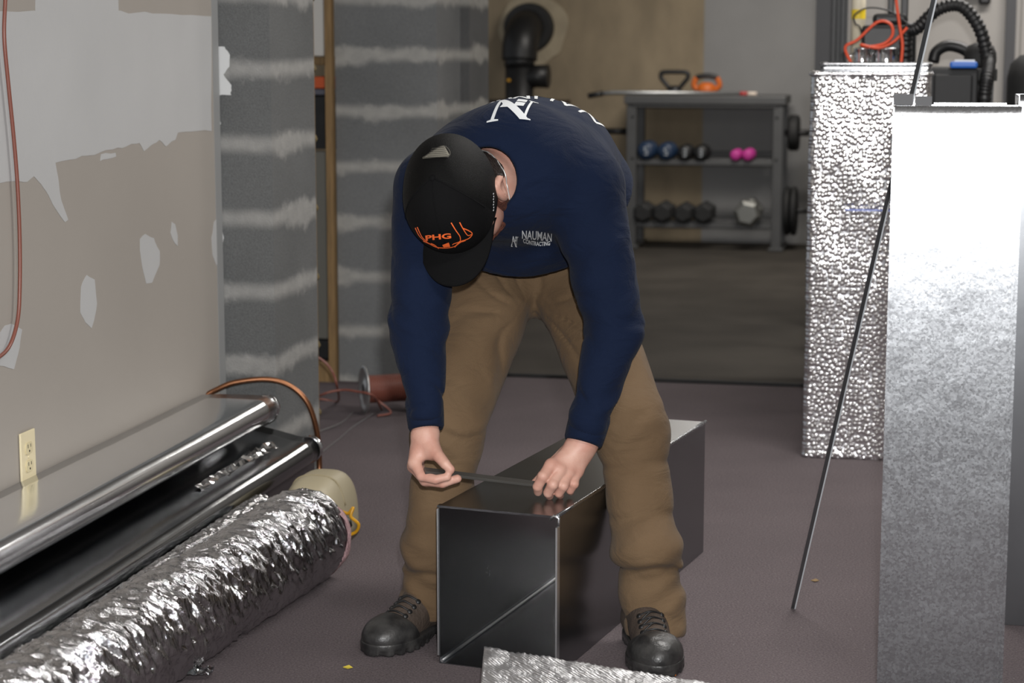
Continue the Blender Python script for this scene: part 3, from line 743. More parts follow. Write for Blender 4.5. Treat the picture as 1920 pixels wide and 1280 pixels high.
def dig(segs, sc=.010, dx=0):
    S = {'a': (-1, 1.8, 1, 2.2), 'b': (.6, 0, 1, 2), 'c': (.6, -2, 1, 0), 'd': (-1, -2.2, 1, -1.8), 'e': (-1, -2, -.6, 0), 'f': (-1, 0, -.6, 2), 'g': (-1, -.2, 1, .2)}
    out = []
    for c in segs:
        x0, y0, x1, y1 = S[c]; out.append([(x*sc+dx, y*sc) for x, y in ((x0, y0), (x1, y0), (x1, y1), (x0, y1))])
    return out
M_blue = mat('navy_vinyl', (26, 46, 72), .45); M_pink = mat('pink_vinyl', (184, 52, 138), .5)
dumbbell(1211, Z2+.010, 'round', .056, M_blue, 'blue round dumbbell with white number, leftmost on the middle shelf', 'round dumbbells on the middle shelf', dig('acdfg', .011))
dumbbell(1248, Z2+.008, 'round', .054, M_blue, 'second blue round dumbbell, beside the black ones', 'round dumbbells on the middle shelf', dig('acdfg', .010))
dumbbell(1283, Z2+.008, 'round', .048, M_black, 'black round dumbbell with white number beside the blue ones', 'round dumbbells on the middle shelf', dig('abcdg', .010))
dumbbell(1313, Z2+.008, 'round', .048, M_black, 'rightmost black round dumbbell on the middle shelf', 'round dumbbells on the middle shelf', dig('abcdg', .010))
dumbbell(1378, Z2+.008, 'round', .035, M_pink, 'left pink dumbbell on the middle shelf', 'round dumbbells on the middle shelf')
dumbbell(1401, Z2+.008, 'round', .037, M_pink, 'right pink dumbbell on the middle shelf', 'round dumbbells on the middle shelf')
for i, (px, lab) in enumerate(((1205, 'leftmost black hex dumbbell on the bottom shelf'), (1242, 'second black hex dumbbell from the left on the bottom shelf'), (1281, 'third black hex dumbbell from the left on the bottom shelf'), (1319, 'rightmost black hex dumbbell on the bottom shelf, next to the grey one'))):
    dumbbell(px, Z1+.005, 'hex', .063+.003*(i % 2), M_blackr, lab, 'hex dumbbells on the bottom shelf', y0=-.05, ln=.23, tilt=math.radians(30))
dumbbell(1402, Z1-.01, 'hex', .086, mat('grey_cast_iron', (120, 120, 116), .4, .6), 'big grey metal hex dumbbell alone at the right of the bottom shelf', 'hex dumbbells on the bottom shelf', y0=-.07, ln=.26, tilt=math.radians(12))
# kettlebells
def kettle(px, lab, mbody, mh, body_r, hw, hh, style):
    s = s_at(px, TR+.08)-S0
    r = thing('kettlebell', lab, 'kettlebell', in_rack(s, .08, HR+.0125), RZ, 'kettlebells on the rack top')
    R = body_r
    b = MB(); b.lathe([(0, 0), (R*.7, .001), (R*.95, R*.25), (R, R*.6), (R*.85, R*1.0), (R*.5, R*1.25), (0, R*1.32)], 28); obj('body', b, mbody, r)
    if style == 'sq':
        P = [(-R*.55, 0, R*.5), (-R*.75, 0, R*1.0), (-hw*.95, 0, hh*.72), (-hw, 0, hh*.86), (-hw*.88, 0, hh), (0, 0, hh+.003), (hw*.88, 0, hh), (hw, 0, hh*.86), (hw*.95, 0, hh*.72), (R*.75, 0, R*1.0), (R*.55, 0, R*.5)]
    else:
        P = [(-R*.8, 0, R*.5), (-hw*.97, 0, hh*.45), (-hw, 0, hh*.66), (-hw*.8, 0, hh*.92), (-hw*.4, 0, hh*1.02), (0, 0, hh*1.04), (hw*.4, 0, hh*1.02), (hw*.8, 0, hh*.92), (hw, 0, hh*.66), (hw*.97, 0, hh*.45), (R*.8, 0, R*.5)]
    P = smoothpts(P, 5)
    if style == 'sq':
        b = MB(); b.tube(P, .0135, 12); obj('handle', b, mh, r)
    else:
        k = len(P); a0, a1 = int(k*.30), int(k*.70)
        for q_ in (P[:a0+1], P[a1:]):
            b = MB(); b.tube(q_, .017, 12); obj('horn', b, mbody, r)
        b = MB(); b.tube(P[a0:a1+1], .016, 12); obj('grip', b, mh, r, label='black grip')
kettle(1262, 'black kettlebell with a wide square handle on the rack top', M_black, M_black, .045, .082, .136, 'sq')
kettle(1322, 'orange kettlebell with black grip on the rack top', mat('orange_vinyl', (196, 98, 30), .5), M_black, .060, .076, .112, 'rd')
cb = thing('curl_bar', 'pale steel bar with black grip lying along the rack top', 'bar', in_rack(0, -.02, HR+.012), RZ)
X0, X1 = s_at(1128, TR)-S0, s_at(1385, TR)-S0
b = MB(); b.tube([(X0, 0, .010), (X0+.06, 0, .016), (X0+.12, 0, .017), (X1, 0, .0135)], .013, 14); obj('shaft', b, mat('pale_steel', (175, 176, 176), .35, .8), cb)
b = MB(); b.tube([(s_at(1103, TR)-S0, 0, -.005), (X0+.006, 0, .012)], .0165, 14); obj('grip', b, M_black, cb, label='black grip')
b = MB(); b.tube([(X1, 0, .0135), (X1+.045, 0, .0130)], .0135, 14); obj('sleeve', b, mat('red_tape', (170, 60, 60), .5), cb, label='red taped end')
b = MB(); b.tube([(X1+.045, 0, .0130), (X1+.10, 0, .0128)], .012, 14); obj('end_tip', b, mat('cream_tape', (220, 205, 190), .5), cb, label='cream end')

# ---- stove pipe on the back wall
tb = 8.475
pc = RM(s_at(994, tb), tb); zp = z_at(52, pc.y)
vp = s_at(974, tb-.28); 
sv = thing('drain_pipe', 'fat black pipe with elbow and branch coming out of the back wall', 'pipe', RM(s_at(994, tb), tb, 0), RZ)
dxv = vp - s_at(994, tb)
b = MB(); b.tube([(0, -.001, zp), (0, -.04, zp), (-.002, -.10, zp)], .15, 40, rad=[.155, .155, .15]); obj('wall_collar', b, M_blackr, sv)
b = MB(); b.tube(smoothpts([(0, -.06, zp), (0, -.12, zp), (dxv*.4, -.20, zp-.03), (dxv*.85, -.265, zp-.10), (dxv, -.28, zp-.20)], 8), .11, 32, rad=None); obj('elbow', b, M_black, sv)
b = MB(); b.tube([(dxv, -.28, zp-.12), (dxv, -.28, .012)], .088, 32); b.tube([(dxv, -.28, zp-.17), (dxv, -.28, zp-.24)], .094, 32); obj('stack', b, M_black, sv)
zb = z_at(143, pc.y-.3)
b = MB(); b.tube([(dxv, -.28, zb-.03), (dxv+.10, -.28, zb), (dxv+.185, -.28, zb)], .07, 28, rad=[.06, .07, .073]); obj('branch', b, M_black, sv)
b = MB(); b.box(dxv-.058, dxv-.040, -.372, -.36, zb-.03, zb-.015); obj('sticker', b, M_yel, sv, label='small yellow sticker')
out = [(1.0*(.22+.03*noise.noise(Vector((math.cos(a)*1.5, math.sin(a)*1.5, 2))))*math.cos(a)+.02, (.22+.03*noise.noise(Vector((math.cos(a)*2, math.sin(a)*2, 7))))*math.sin(a)+zp-.01) for a in np.linspace(0, 2*math.pi, 40)[:-1]]
mb = MB(); mb.prism(out, .006, M=Matrix.Rotation(math.pi/2, 4, 'X')); 
ptch = obj('mortar_ring', mb, mat('pale_mortar', (158, 146, 124), .85, var=.1, vs=10), sv)
sh = thing('wall_shelf', 'dark wooden shelf along the back wall behind the man', 'shelf', RM(s_at(885, 8.3), 8.3, .84), RZ)
b = MB(); b.box(0, .60, 0, .175, .03, .055); obj('board', b, mat('dark_wood', (62, 48, 40), .6), sh)
for x in (.05, .5):
    b = MB(); b.box(x, x+.03, .02, .175, -.12, .03); obj('bracket', b, M_black, sh)

# ---- tool bench behind the foil duct, and what stands on it
TB = 2.9; YB = 7.0
def bpt(px, t, z=0): return RM(s_at(px, t), t, z)
bs0, bs1 = s_at(1584, TB), s_at(1862, TB)
tbn = thing('tool_bench', 'black steel bench standing behind the upright ducts', 'bench', RM(bs0, TB, 0), RZ)
Wb = bs1-bs0; ZB = 1.165
b = MB(); b.box(0, Wb, 0, .60, ZB-.04, ZB); obj('top', b, M_blackr, tbn, bevel=.003)
for x in (.03, Wb-.03):
    for y in (.03, .57):
        b = MB(); b.box(x-.02, x+.02, y-.02, y+.02, .001, ZB-.04); obj('leg', b, M_black, tbn)
for y in (.02, .56):
    b = MB(); b.box(.03, Wb-.03, y, y+.02, .3, .34); obj('stretcher', b, M_black, tbn)
def onb(px, dy, dz=0.0): p = bpt(px, TB+dy); return Vector((p.x, p.y, ZB+.0005+dz))
def zb_(py, p): return z_at(py, p.y)
# cream pipe
p = onb(1601, .48)
cp = thing('plastic_pipe', 'cream plastic pipe with yellow label standing on the bench', 'pipe', p, RZ)
b = MB(); b.lathe([(.021, 0), (.025, 0), (.025, .5), (.021, .5), (.021, 0)], 24); obj('tube', b, mat('cream_pvc', (224, 214, 190), .45), cp)
z0, z1 = zb_(36, p)-ZB, zb_(18, p)-ZB
b = MB(); b.lathe([(.0256, z0), (.0256, z1)], 24); obj('label_band', b, mat('yellow_label', (226, 196, 40), .5), cp, label='yellow label')
# black tool vacuum body
p = onb(1655, .30)
vb = thing('shop_vacuum', 'black shop vacuum with a corrugated hose on the bench', 'vacuum', p, RZ)
b = MB(); b.box(-.085, .10, -.09, .10, .001, .145); obj('body', b, M_black, vb, bevel=.012)
b = MB(); b.box(-.05, .07, -.06, .07, .145, .185); obj('lid', b, M_black, vb, bevel=.015)
b = MB(); b.box(.0, .022, -.02, .0, .185, .30); b.box(.045, .07, -.02, 0, .17, .30); obj('handle', b, M_black, vb, bevel=.004)
hp = [onb(1690, .16, .02), onb(1692, .14, .12), onb(1712, .12, zb_(52, onb(1712, .12))-ZB), onb(1748, .10, zb_(18, onb(1748, .1))-ZB), onb(1790, .10, zb_(12, onb(1790, .1))-ZB), onb(1824, .10, zb_(50, onb(1824, .1))-ZB), onb(1842, .10, zb_(105, onb(1842, .1))-ZB), onb(1845, .03, zb_(128, onb(1845, .03))-ZB), onb(1843, -.035, zb_(150, onb(1843, -.035))-ZB), onb(1840, -.04, zb_(185, onb(1840, -.04))-ZB), onb(1838, -.04, -.30)]
P = smoothpts(hp, 26)
b = MB(); b.tube(P, .022, 16, rad=[.0215+.0022*math.sin(i*1.35) for i in range(len(P))]); obj('corrugated_hose', b, M_black, vb, world=True)
# second hose coil
b = MB(); P = smoothpts([onb(1742, .30, .02), onb(1748, .31, .055), onb(1770, .32, .075), onb(1800, .32, .06), onb(1822, .30, .02)], 10); b.tube(P, .020, 14)
tag(obj('hose', b, M_black, None, world=True, base=onb(1742, .30)), 'short black hose bow under the big corrugated arch', 'hose')
# paint cans
for px, rr, lab in ((1610, .028, 'left shiny metal can behind the foil-wrapped duct'), (1655, .042, 'right larger shiny metal can behind the foil-wrapped duct')):
    p = onb(px, .08); c = thing('metal_can', lab, 'can', p, RZ, 'shiny cans on the bench')
    b = MB(); b.lathe([(0, 0), (rr, 0), (rr+.001, .003), (rr, .006), (rr, .062), (rr+.0015, .065), (rr, .068), (rr-.006, .066), (rr-.006, .0655), (0, .0655)], 32); obj('body', b, M_chrome, c)
    b = MB(); b.tube(smoothpts([(-rr, 0, .05), (-rr-.008, -.01, .045), (-rr-.010, -.015, .02), (-rr, -.01, .012)], 6), .0025, 6); obj('bail', b, M_chrome, c)
# black storage box with blue lid piece
p = onb(1793, -.05)
tbx = thing('tool_box', 'black tool box with blue lid beside the vacuum', 'tool box', Vector((p.x, p.y, 0)), RZ)
zt1 = zb_(128, p)
b = MB(); b.box(-.10, .058, -.0, .04, 1.0, zt1); b.box(-.085, .04, -.02, 0, 1.02, zt1-.02); obj('body', b, mat('dark_box', (16, 16, 18), .6), tbx, bevel=.006)
b = MB(); b.box(-.035, .055, -.03, .035, zt1, zt1+.022); obj('lid', b, mat('blue_plastic', (40, 96, 180), .45), tbx, bevel=.008, label='blue lid')
b = MB(); b.box(-.02, .045, -.02, .03, zt1+.022, zt1+.028); obj('lid_label', b, mat('pale_label', (200, 205, 210), .5), tbx)
b = MB(); b.box(-.09, .055, -.0, .04, .012, 1.0); obj('stand', b, M_black, tbx)
# black round things
p = onb(1829, .22); R = .055; b = MB(); b.lathe([(0, 0), (R*.9, 0), (R, R*.4), (R*.98, R*.9), (R*.8, R*1.35), (R*.35, R*1.55), (0, R*1.6)], 28)
tag(obj('motor_housing', b, M_blackr, None, base=p), 'round black motor on the bench under the hose arch', 'motor')
p = RM(s_at(1936, TB+.6), TB+.6, .0105); zt2 = z_at(104, p.y); R = .105
b = MB(); b.lathe([(0, 0), (R*.9, 0), (R, .03), (R, zt2-.09), (R*.9, zt2-.04), (R*.6, zt2-.01), (0, zt2)], 28)
tag(obj('punch_bag', b, M_blackr, None, base=p), 'tall black rounded bag at the right frame edge', 'bag')
# orange cord
M_or = mat('orange_cord', (206, 72, 34), .45)
P = [onb(1577, .02, .0), onb(1578, .02, zb_(90, onb(1578, .02))-ZB), onb(1600, .02, zb_(75, onb(1600, .02))-ZB), onb(1636, .02, zb_(42, onb(1636, .02))-ZB), onb(1660, .02, zb_(45, onb(1660, .02))-ZB), onb(1665, .02, zb_(65, onb(1665, .02))-ZB), onb(1650, .02, zb_(82, onb(1650, .02))-ZB), onb(1620, .02, zb_(88, onb(1620, .02))-ZB), onb(1608, .01, zb_(84, onb(1608, .01))-ZB), onb(1640, .01, zb_(90, onb(1640, .01))-ZB), onb(1668, .01, zb_(78, onb(1668, .01))-ZB), onb(1692, .01, zb_(52, onb(1692, .01))-ZB)]
P[0].z = ZB+.004; P[0].x += .03
b = MB(); b.tube(smoothpts(P, 8), .0052, 8)
oc = thing('extension_cord', 'orange extension cord looped over the bench and up out of frame', 'cord', P[0], 0)
obj('looped_cord', b, M_or, oc, world=True)
P = [onb(1668, 0, zb_(-40, onb(1668, 0))-ZB), onb(1670, 0, zb_(0, onb(1670, 0))-ZB), onb(1678, 0, zb_(50, onb(1678, 0))-ZB), onb(1684, 0, zb_(85, onb(1684, 0))-ZB), onb(1682, .0, .004)]
b = MB(); b.tube(smoothpts(P, 8), .0052, 8); obj('hanging_cord', b, M_or, oc, world=True)
P = [onb(1700, .1, zb_(50, onb(1700, .1))-ZB), onb(1660, .1, zb_(22, onb(1660, .1))-ZB), onb(1620, .1, zb_(15, onb(1620, .1))-ZB), onb(1594, .1, zb_(28, onb(1594, .1))-ZB), onb(1596, .1, zb_(45, onb(1596, .1))-ZB), onb(1606, .1, zb_(56, onb(1606, .1))-ZB), onb(1622, .16, .004)]
b = MB(); b.tube(smoothpts(P, 8), .0028, 8); tag(obj('thin_wire', b, M_black, None, world=True, base=P[-1]), 'thin black wire looping in front of the cream pipe', 'wire')
# black rails and dark upright
rl = thing('steel_upright', 'pair of black vertical rails left of the cream pipe', 'post', RM(s_at(1566, 4.1), 4.1, 0.010), RZ)
for x in (-.022, .014):
    b = MB(); b.box(x-.009, x+.010, 0, .03, .001, 2.38); obj('rail', b, M_black, rl, bevel=.003)
b = MB(); b.box(-.034, .032, .03, .036, .001, 2.38); obj('back_plate', b, M_black, rl)
b = MB(); rbox(b, s_at(1874, pt-.05), s_at(1893, pt-.05), pt-.05, pt-.001, 0.0105, 2.4); struct('trim_6', b, M_dkgrey)
b = MB(); rbox(b, s_at(1901, pt), s_at(1904, pt), pt-.004, pt-.0005, 0.0105, 2.4); struct('trim_7', b, mat('panel_joint', (120, 117, 112), .7))
p = RM(s_at(1800, pt-.06), pt-.001, z_at(-6, 8.3))
b = MB(); b.box(-.05, .07, -.05, 0, 0, .05); b.box(.05, .10, -.05, 0, -.03, .03); tag(obj('wall_bracket', b, M_black, None, base=p, rotz=RZ, bevel=.012), 'black bracket high on the light partition wall', 'bracket')

# ---- silver bubble sheet in the foreground
A_ = at(908, 1218, 3.62); B_ = at(1290, 1280, 3.49); ext = (B_-A_)*1.45
mb = MB(); nu, nv = 150, 60; V = []
fwd = Vector((-.05, -.99, 0))
for i in range(nu+1):
    u = i/nu
    for j in range(nv+1):
        v = j/nv; p = A_ + ext*u
        bulge = .17*v + .03*math.sin(v*3.1)
        z = (A_.z + ext.z*u)*(1-v)**.75*1.0
        q = Vector((p.x, p.y, 0)) + fwd*bulge
        q.z = z + .004 + .0035*noise.noise(Vector((u*16, v*9, 0))) + .0016*(1-abs(noise.noise(Vector((u*50, v*22, 4))))*2) + .006*math.sin(u*5)*(1-v)*.0
        if j == 0: q.z += .001*math.sin(i*1.9)
        V.append(q)
mb.add(V, [(i*(nv+1)+j, i*(nv+1)+j+1, (i+1)*(nv+1)+j+1, (i+1)*(nv+1)+j) for i in range(nu) for j in range(nv)], 0, True)
tag(obj('bubble_foil_sheet', mb, foil_mat('bubble_foil_sheet', 150, .3, .42, 185, big=30, bigs=.22), None, world=True, base=(A_.x, A_.y, 0), solid=.003), 'piece of silver bubble foil in the foreground before the open duct', 'foil sheet')

# ---- debris
for px, py, m, lab in ((643, 1253, mat('yellow_chip', (190, 170, 60), .7), 'small yellow scrap on the carpet left of the man\'s boot'), (1520, 1090, mat('tan_chip', (120, 96, 60), .7), 'small tan scrap on the carpet near the leaning strip')):
    p = fl(px, py); b = MB(); b.add([(0, 0, .003), (.012, .004, .006), (.02, -.002, .003), (.010, -.006, .002)], [(0, 1, 2, 3)])
    tag(obj('wood_chip', b, m, None, base=p, solid=.0015), lab, 'scrap')

# ================================================================ the man
# -- sculpting toolkit: signed distance fields, meshed by surface nets
def A3(p): return np.array([p[0], p[1], p[2]], dtype=np.float32)
def cone(P, a, b, ra, rb, sq=None, sqd=None):
    """capsule from a to b with changing radius; sq flattens it along direction sqd"""
    a = A3(a); b = A3(b); Q = P
    if sq is not None:
        d = A3(sqd); d = d/np.linalg.norm(d)
        k = (1/sq-1)
        Q = P + np.outer((P-a) @ d, d)*k; b = b + d*((b-a) @ d)*k
    ab = b-a; L2 = float(ab @ ab) + 1e-9
    t = np.clip(((Q-a) @ ab)/L2, 0, 1)
    r = ra + (rb-ra)*t
    dd = np.linalg.norm(Q - a - t[:, None]*ab, axis=1) - r
    return dd*(sq if sq is not None and sq < 1 else 1)
def ell(P, c, R, rad):
    q = (P - A3(c)) @ np.array(R, dtype=np.float32).T      # rows of R = local axes
    rad = np.array(rad, dtype=np.float32)
    k0 = np.linalg.norm(q/rad, axis=1); k1 = np.linalg.norm(q/(rad*rad), axis=1) + 1e-9
    return k0*(k0-1)/k1
def smin(a, b, k):
    h = np.clip(.5+.5*(b-a)/k, 0, 1); return b*(1-h)+a*h - k*h*(1-h)
def smax(a, b, k): return -smin(-a, -b, k)
def wob(P, f, ph=0.0):
    x, y, z = P[:, 0]*f, P[:, 1]*f, P[:, 2]*f
    return (np.sin(x*1.7+1.3*np.sin(y*1.1+ph)+ph)*np.sin(y*1.3+1.1*np.sin(z*1.5)+2*ph) + np.sin(z*1.9+1.2*np.sin(x*.9+ph*3))*.7)/1.7
def surface_nets(fn, lo, hi, h):
    lo = np.array(lo, dtype=np.float32); hi = np.array(hi, dtype=np.float32)
    n = np.ceil((hi-lo)/h).astype(int)+1
    ax = [lo[i]+h*np.arange(n[i], dtype=np.float32) for i in range(3)]
    G = np.stack(np.meshgrid(*ax, indexing='ij'), -1).reshape(-1, 3)
    f = np.concatenate([fn(G[i:i+400000]) for i in range(0, len(G), 400000)]).reshape(n)
    s = f < 0
    c = np.zeros(tuple(n-1), dtype=np.int8)
    for dx in (0, 1):
        for dy in (0, 1):
            for dz_ in (0, 1): c += s[dx:n[0]-1+dx, dy:n[1]-1+dy, dz_:n[2]-1+dz_]
    act = np.argwhere((c > 0) & (c < 8)); idx = -np.ones(tuple(n-1), dtype=np.int64); idx[tuple(act.T)] = np.arange(len(act))
    acc = np.zeros((len(act), 3)); cnt = np.zeros(len(act))
    for axis in range(3):
        o = [i for i in range(3) if i != axis]
        for u in (0, 1):
            for v in (0, 1):
                off = np.zeros(3, int); off[o[0]] = u; off[o[1]] = v; off2 = off.copy(); off2[axis] = 1
                a = act+off; b = act+off2; fa = f[tuple(a.T)]; fb = f[tuple(b.T)]
                m = (fa < 0) != (fb < 0); t = np.where(m, fa/np.where(m, fa-fb, 1), 0)
                p = a.astype(float); p[:, axis] += t; acc[m] += p[m]; cnt[m] += 1
    V = acc/cnt[:, None]*h + lo
    quads = []
    for axis in range(3):
        o = [i for i in range(3) if i != axis]; sl0 = [slice(1, n[i]-1) for i in range(3)]; sl0[axis] = slice(0, n[axis]-1)
        sl1 = list(sl0); sl1[axis] = slice(1, n[axis])
        a = s[tuple(sl0)]; b = s[tuple(sl1)]
        e = np.argwhere(a != b); st = np.array([sl0[i].start for i in range(3)]); ec = e+st
        flip = a[tuple(e.T)]
        d0 = np.zeros(3, int); d0[o[0]] = 1; d1 = np.zeros(3, int); d1[o[1]] = 1
        q = np.stack([idx[tuple((ec-d0-d1).T)], idx[tuple((ec-d1).T)], idx[tuple(ec.T)], idx[tuple((ec-d0).T)]], 1)
        if axis == 1: flip = ~flip
        q[~flip] = q[~flip][:, ::-1]
        quads.append(q)
    return V, np.concatenate(quads)
def sdf_mb(fn, lo, hi, h, smooth_it=1, mb=None, mi=0, colour=None):
    V, Q = surface_nets(fn, lo, hi, h)
    if smooth_it:
        E = np.concatenate([Q[:, [0, 1]], Q[:, [1, 2]], Q[:, [2, 3]], Q[:, [3, 0]]])
        for _ in range(smooth_it):
            acc = np.zeros_like(V); cnt = np.zeros(len(V))
            for a, b in ((0, 1), (1, 0)):
                np.add.at(acc, E[:, a], V[E[:, b]]); np.add.at(cnt, E[:, a], 1)
            V = V*.5 + .5*acc/np.maximum(cnt, 1)[:, None]
    mb = mb or MB(); k = len(mb.v)
    mb.v += [tuple(x) for x in V.tolist()]; mb.f += [tuple(i+k for i in q) for q in Q.tolist()]
    mis = [mi]*len(Q) if colour is None else [int(x) for x in colour(V[Q].mean(1))]
    mb.m += mis; mb.sm += [True]*len(Q)
    return mb
def bvh_of(mb): return BVHTree.FromPolygons([Vector(v) for v in mb.v], mb.f)
def nrm(v): v = np.array(v, float); return v/np.linalg.norm(v)

M_skin = mat('skin', (196, 156, 140), .5, var=.06, vs=28, bump=.15, bs=300, spec=.4, rgb2=(182, 134, 118), bd=.002)
M_skin.node_tree.nodes['Principled BSDF'].inputs['Subsurface Weight'].default_value = .12
M_skin.node_tree.nodes['Principled BSDF'].inputs['Subsurface Radius'].default_value = (.012, .005, .003)
def cloth_mat(name, rgb, var, bump, fold=0, sheen=.15, spots=None, rgb2=None, vs=5):
    m = mat(name, rgb, .88, var=var, vs=vs, bump=0, spec=.12, sheen=sheen, rgb2=rgb2)
    N, L = m.node_tree.nodes, m.node_tree.links; B = N['Principled BSDF']; tc = N.new('ShaderNodeTexCoord')
    n = N.new('ShaderNodeTexNoise'); n.inputs['Scale'].default_value = 420; n.inputs['Detail'].default_value = 2; L.new(tc.outputs['Object'], n.inputs[0])
    b = N.new('ShaderNodeBump'); b.inputs['Strength'].default_value = bump; b.inputs['Distance'].default_value = .0015; L.new(n.outputs[0], b.inputs['Height'])
    n2 = N.new('ShaderNodeTexNoise'); n2.inputs['Scale'].default_value = 9; n2.inputs['Detail'].default_value = 3; n2.inputs['Distortion'].default_value = 1.2
    mp = N.new('ShaderNodeMapping'); mp.inputs['Scale'].default_value = (1, 1, 1.9); L.new(tc.outputs['Object'], mp.inputs[0]); L.new(mp.outputs[0], n2.inputs[0])
    b2 = N.new('ShaderNodeBump'); b2.inputs['Strength'].default_value = fold; b2.inputs['Distance'].default_value = .03; L.new(n2.outputs[0], b2.inputs['Height'])
    L.new(b2.outputs[0], b.inputs['Normal']); L.new(b.outputs[0], B.inputs['Normal']); return m
M_navy = cloth_mat('navy_fleece', (15, 25, 46), .10, .5, .3, sheen=.03)
M_pants = cloth_mat('brown_duck_canvas', (91, 73, 54), .12, .5, .25, sheen=.05, rgb2=(105, 86, 65), vs=4)
M_cap = mat('black_cap_cloth', (11, 11, 12), .85, bump=.2, bs=500, spec=.12)
def mesh_cap():
    m, N, L, B = newmat('black_cap_mesh'); B.inputs['Roughness'].default_value = .62; B.inputs['Specular IOR Level'].default_value = .14; B.inputs['Base Color'].default_value = (*lin((4, 4, 4)), 1)
    tc = N.new('ShaderNodeTexCoord'); v = N.new('ShaderNodeTexVoronoi'); v.inputs['Scale'].default_value = 640; v.inputs['Randomness'].default_value = .15
    L.new(tc.outputs['Object'], v.inputs[0]); b = N.new('ShaderNodeBump'); b.inputs['Strength'].default_value = .5; b.inputs['Distance'].default_value = .0015
    L.new(v.outputs['Distance'], b.inputs['Height']); L.new(b.outputs[0], B.inputs['Normal']); return m
M_capmesh = mesh_cap()
M_hair = mat('dark_hair', (38, 28, 24), .6, bump=.6, bs=260, stretch=(1, 1, .15))
M_beard = mat('red_brown_beard', (92, 46, 30), .8, var=.35, vs=120, bump=1, bs=350)
M_bootb = mat('black_boot_rubber', (24, 24, 25), .38, rgb2=(56, 55, 54), vs=26, bump=.2, bs=60, roughvar=.12)
M_bootl = mat('brown_boot_leather', (66, 55, 47), .75, var=.25, vs=22, bump=.3, bs=160)
M_white_print = mat('white_print', (205, 208, 210), .6)
M_orange_thr = mat('orange_embroidery', (236, 104, 44), .6)

# -- skeleton (points seen in the photograph at their own depth)
shL, shR = at(806, 352, 4.06), at(1098, 352, 4.12)          # shoulders: L = left in the picture
elL, elR = at(784, 612, 3.99), at(1152, 620, 4.05)
wrL, wrR = at(799, 800, 3.905), at(1094, 826, 3.975)
hipL, hipR = at(925, 535, 4.42), at(1075, 530, 4.42)
kneeL, kneeR = at(840, 800, 4.13), at(1182, 800, 4.10)
ankL, ankR = at(803, 1138, 4.085), at(1229, 1170, 3.985)
neck0, neck1 = at(935, 320, 4.08), at(880, 350, 3.99)
pel = at(1022, 395, 4.50)
sp1 = at(1010, 322, 4.40); sp2 = at(975, 308, 4.26); sp3 = at(950, 318, 4.14)
GX = Vector((1, 0, 0))

# -- head frame
HC = np.array(at(847, 366, 3.95))
hu = nrm((-.27, -.89, .33)); hf = np.array((.15, 0, -1.0)); hf = nrm(hf - hu*(hf @ hu)); hl = np.cross(hu, hf) * 1.0
if hl[0] < 0: hl = -hl          # the man's left side, to the right in the picture
HR_ = [hl, hf, hu]
def hp_(l, f, u): return HC + hl*l + hf*f + hu*u

def sweep_torso(P, grow=0.0):
    X = (1, 0, 0)
    d = None
    def E(c, axis, w, th, ln):
        a = nrm(axis); x = nrm(np.array((1, 0, 0)) - a*a[0]); y = np.cross(a, x)
        return ell(P, c, [x, y, a], (w+grow, th+grow, ln+grow))
    def ax(a, b): return np.array(b)-np.array(a)
    d = E(sp1, ax(pel, sp2), .180, .132, .20)
    d = smin(d, E(sp2+Vector((0, 0, -.012)), ax(sp1, sp3), .196, .134, .19), .06)
    d = smin(d, E(sp3+Vector((-.008, .0, -.02)), ax(sp2, neck0), .180, .122, .13), .06)
    d = smin(d, E(pel, ax(pel, sp1), .182, .135, .16), .06)
    return d

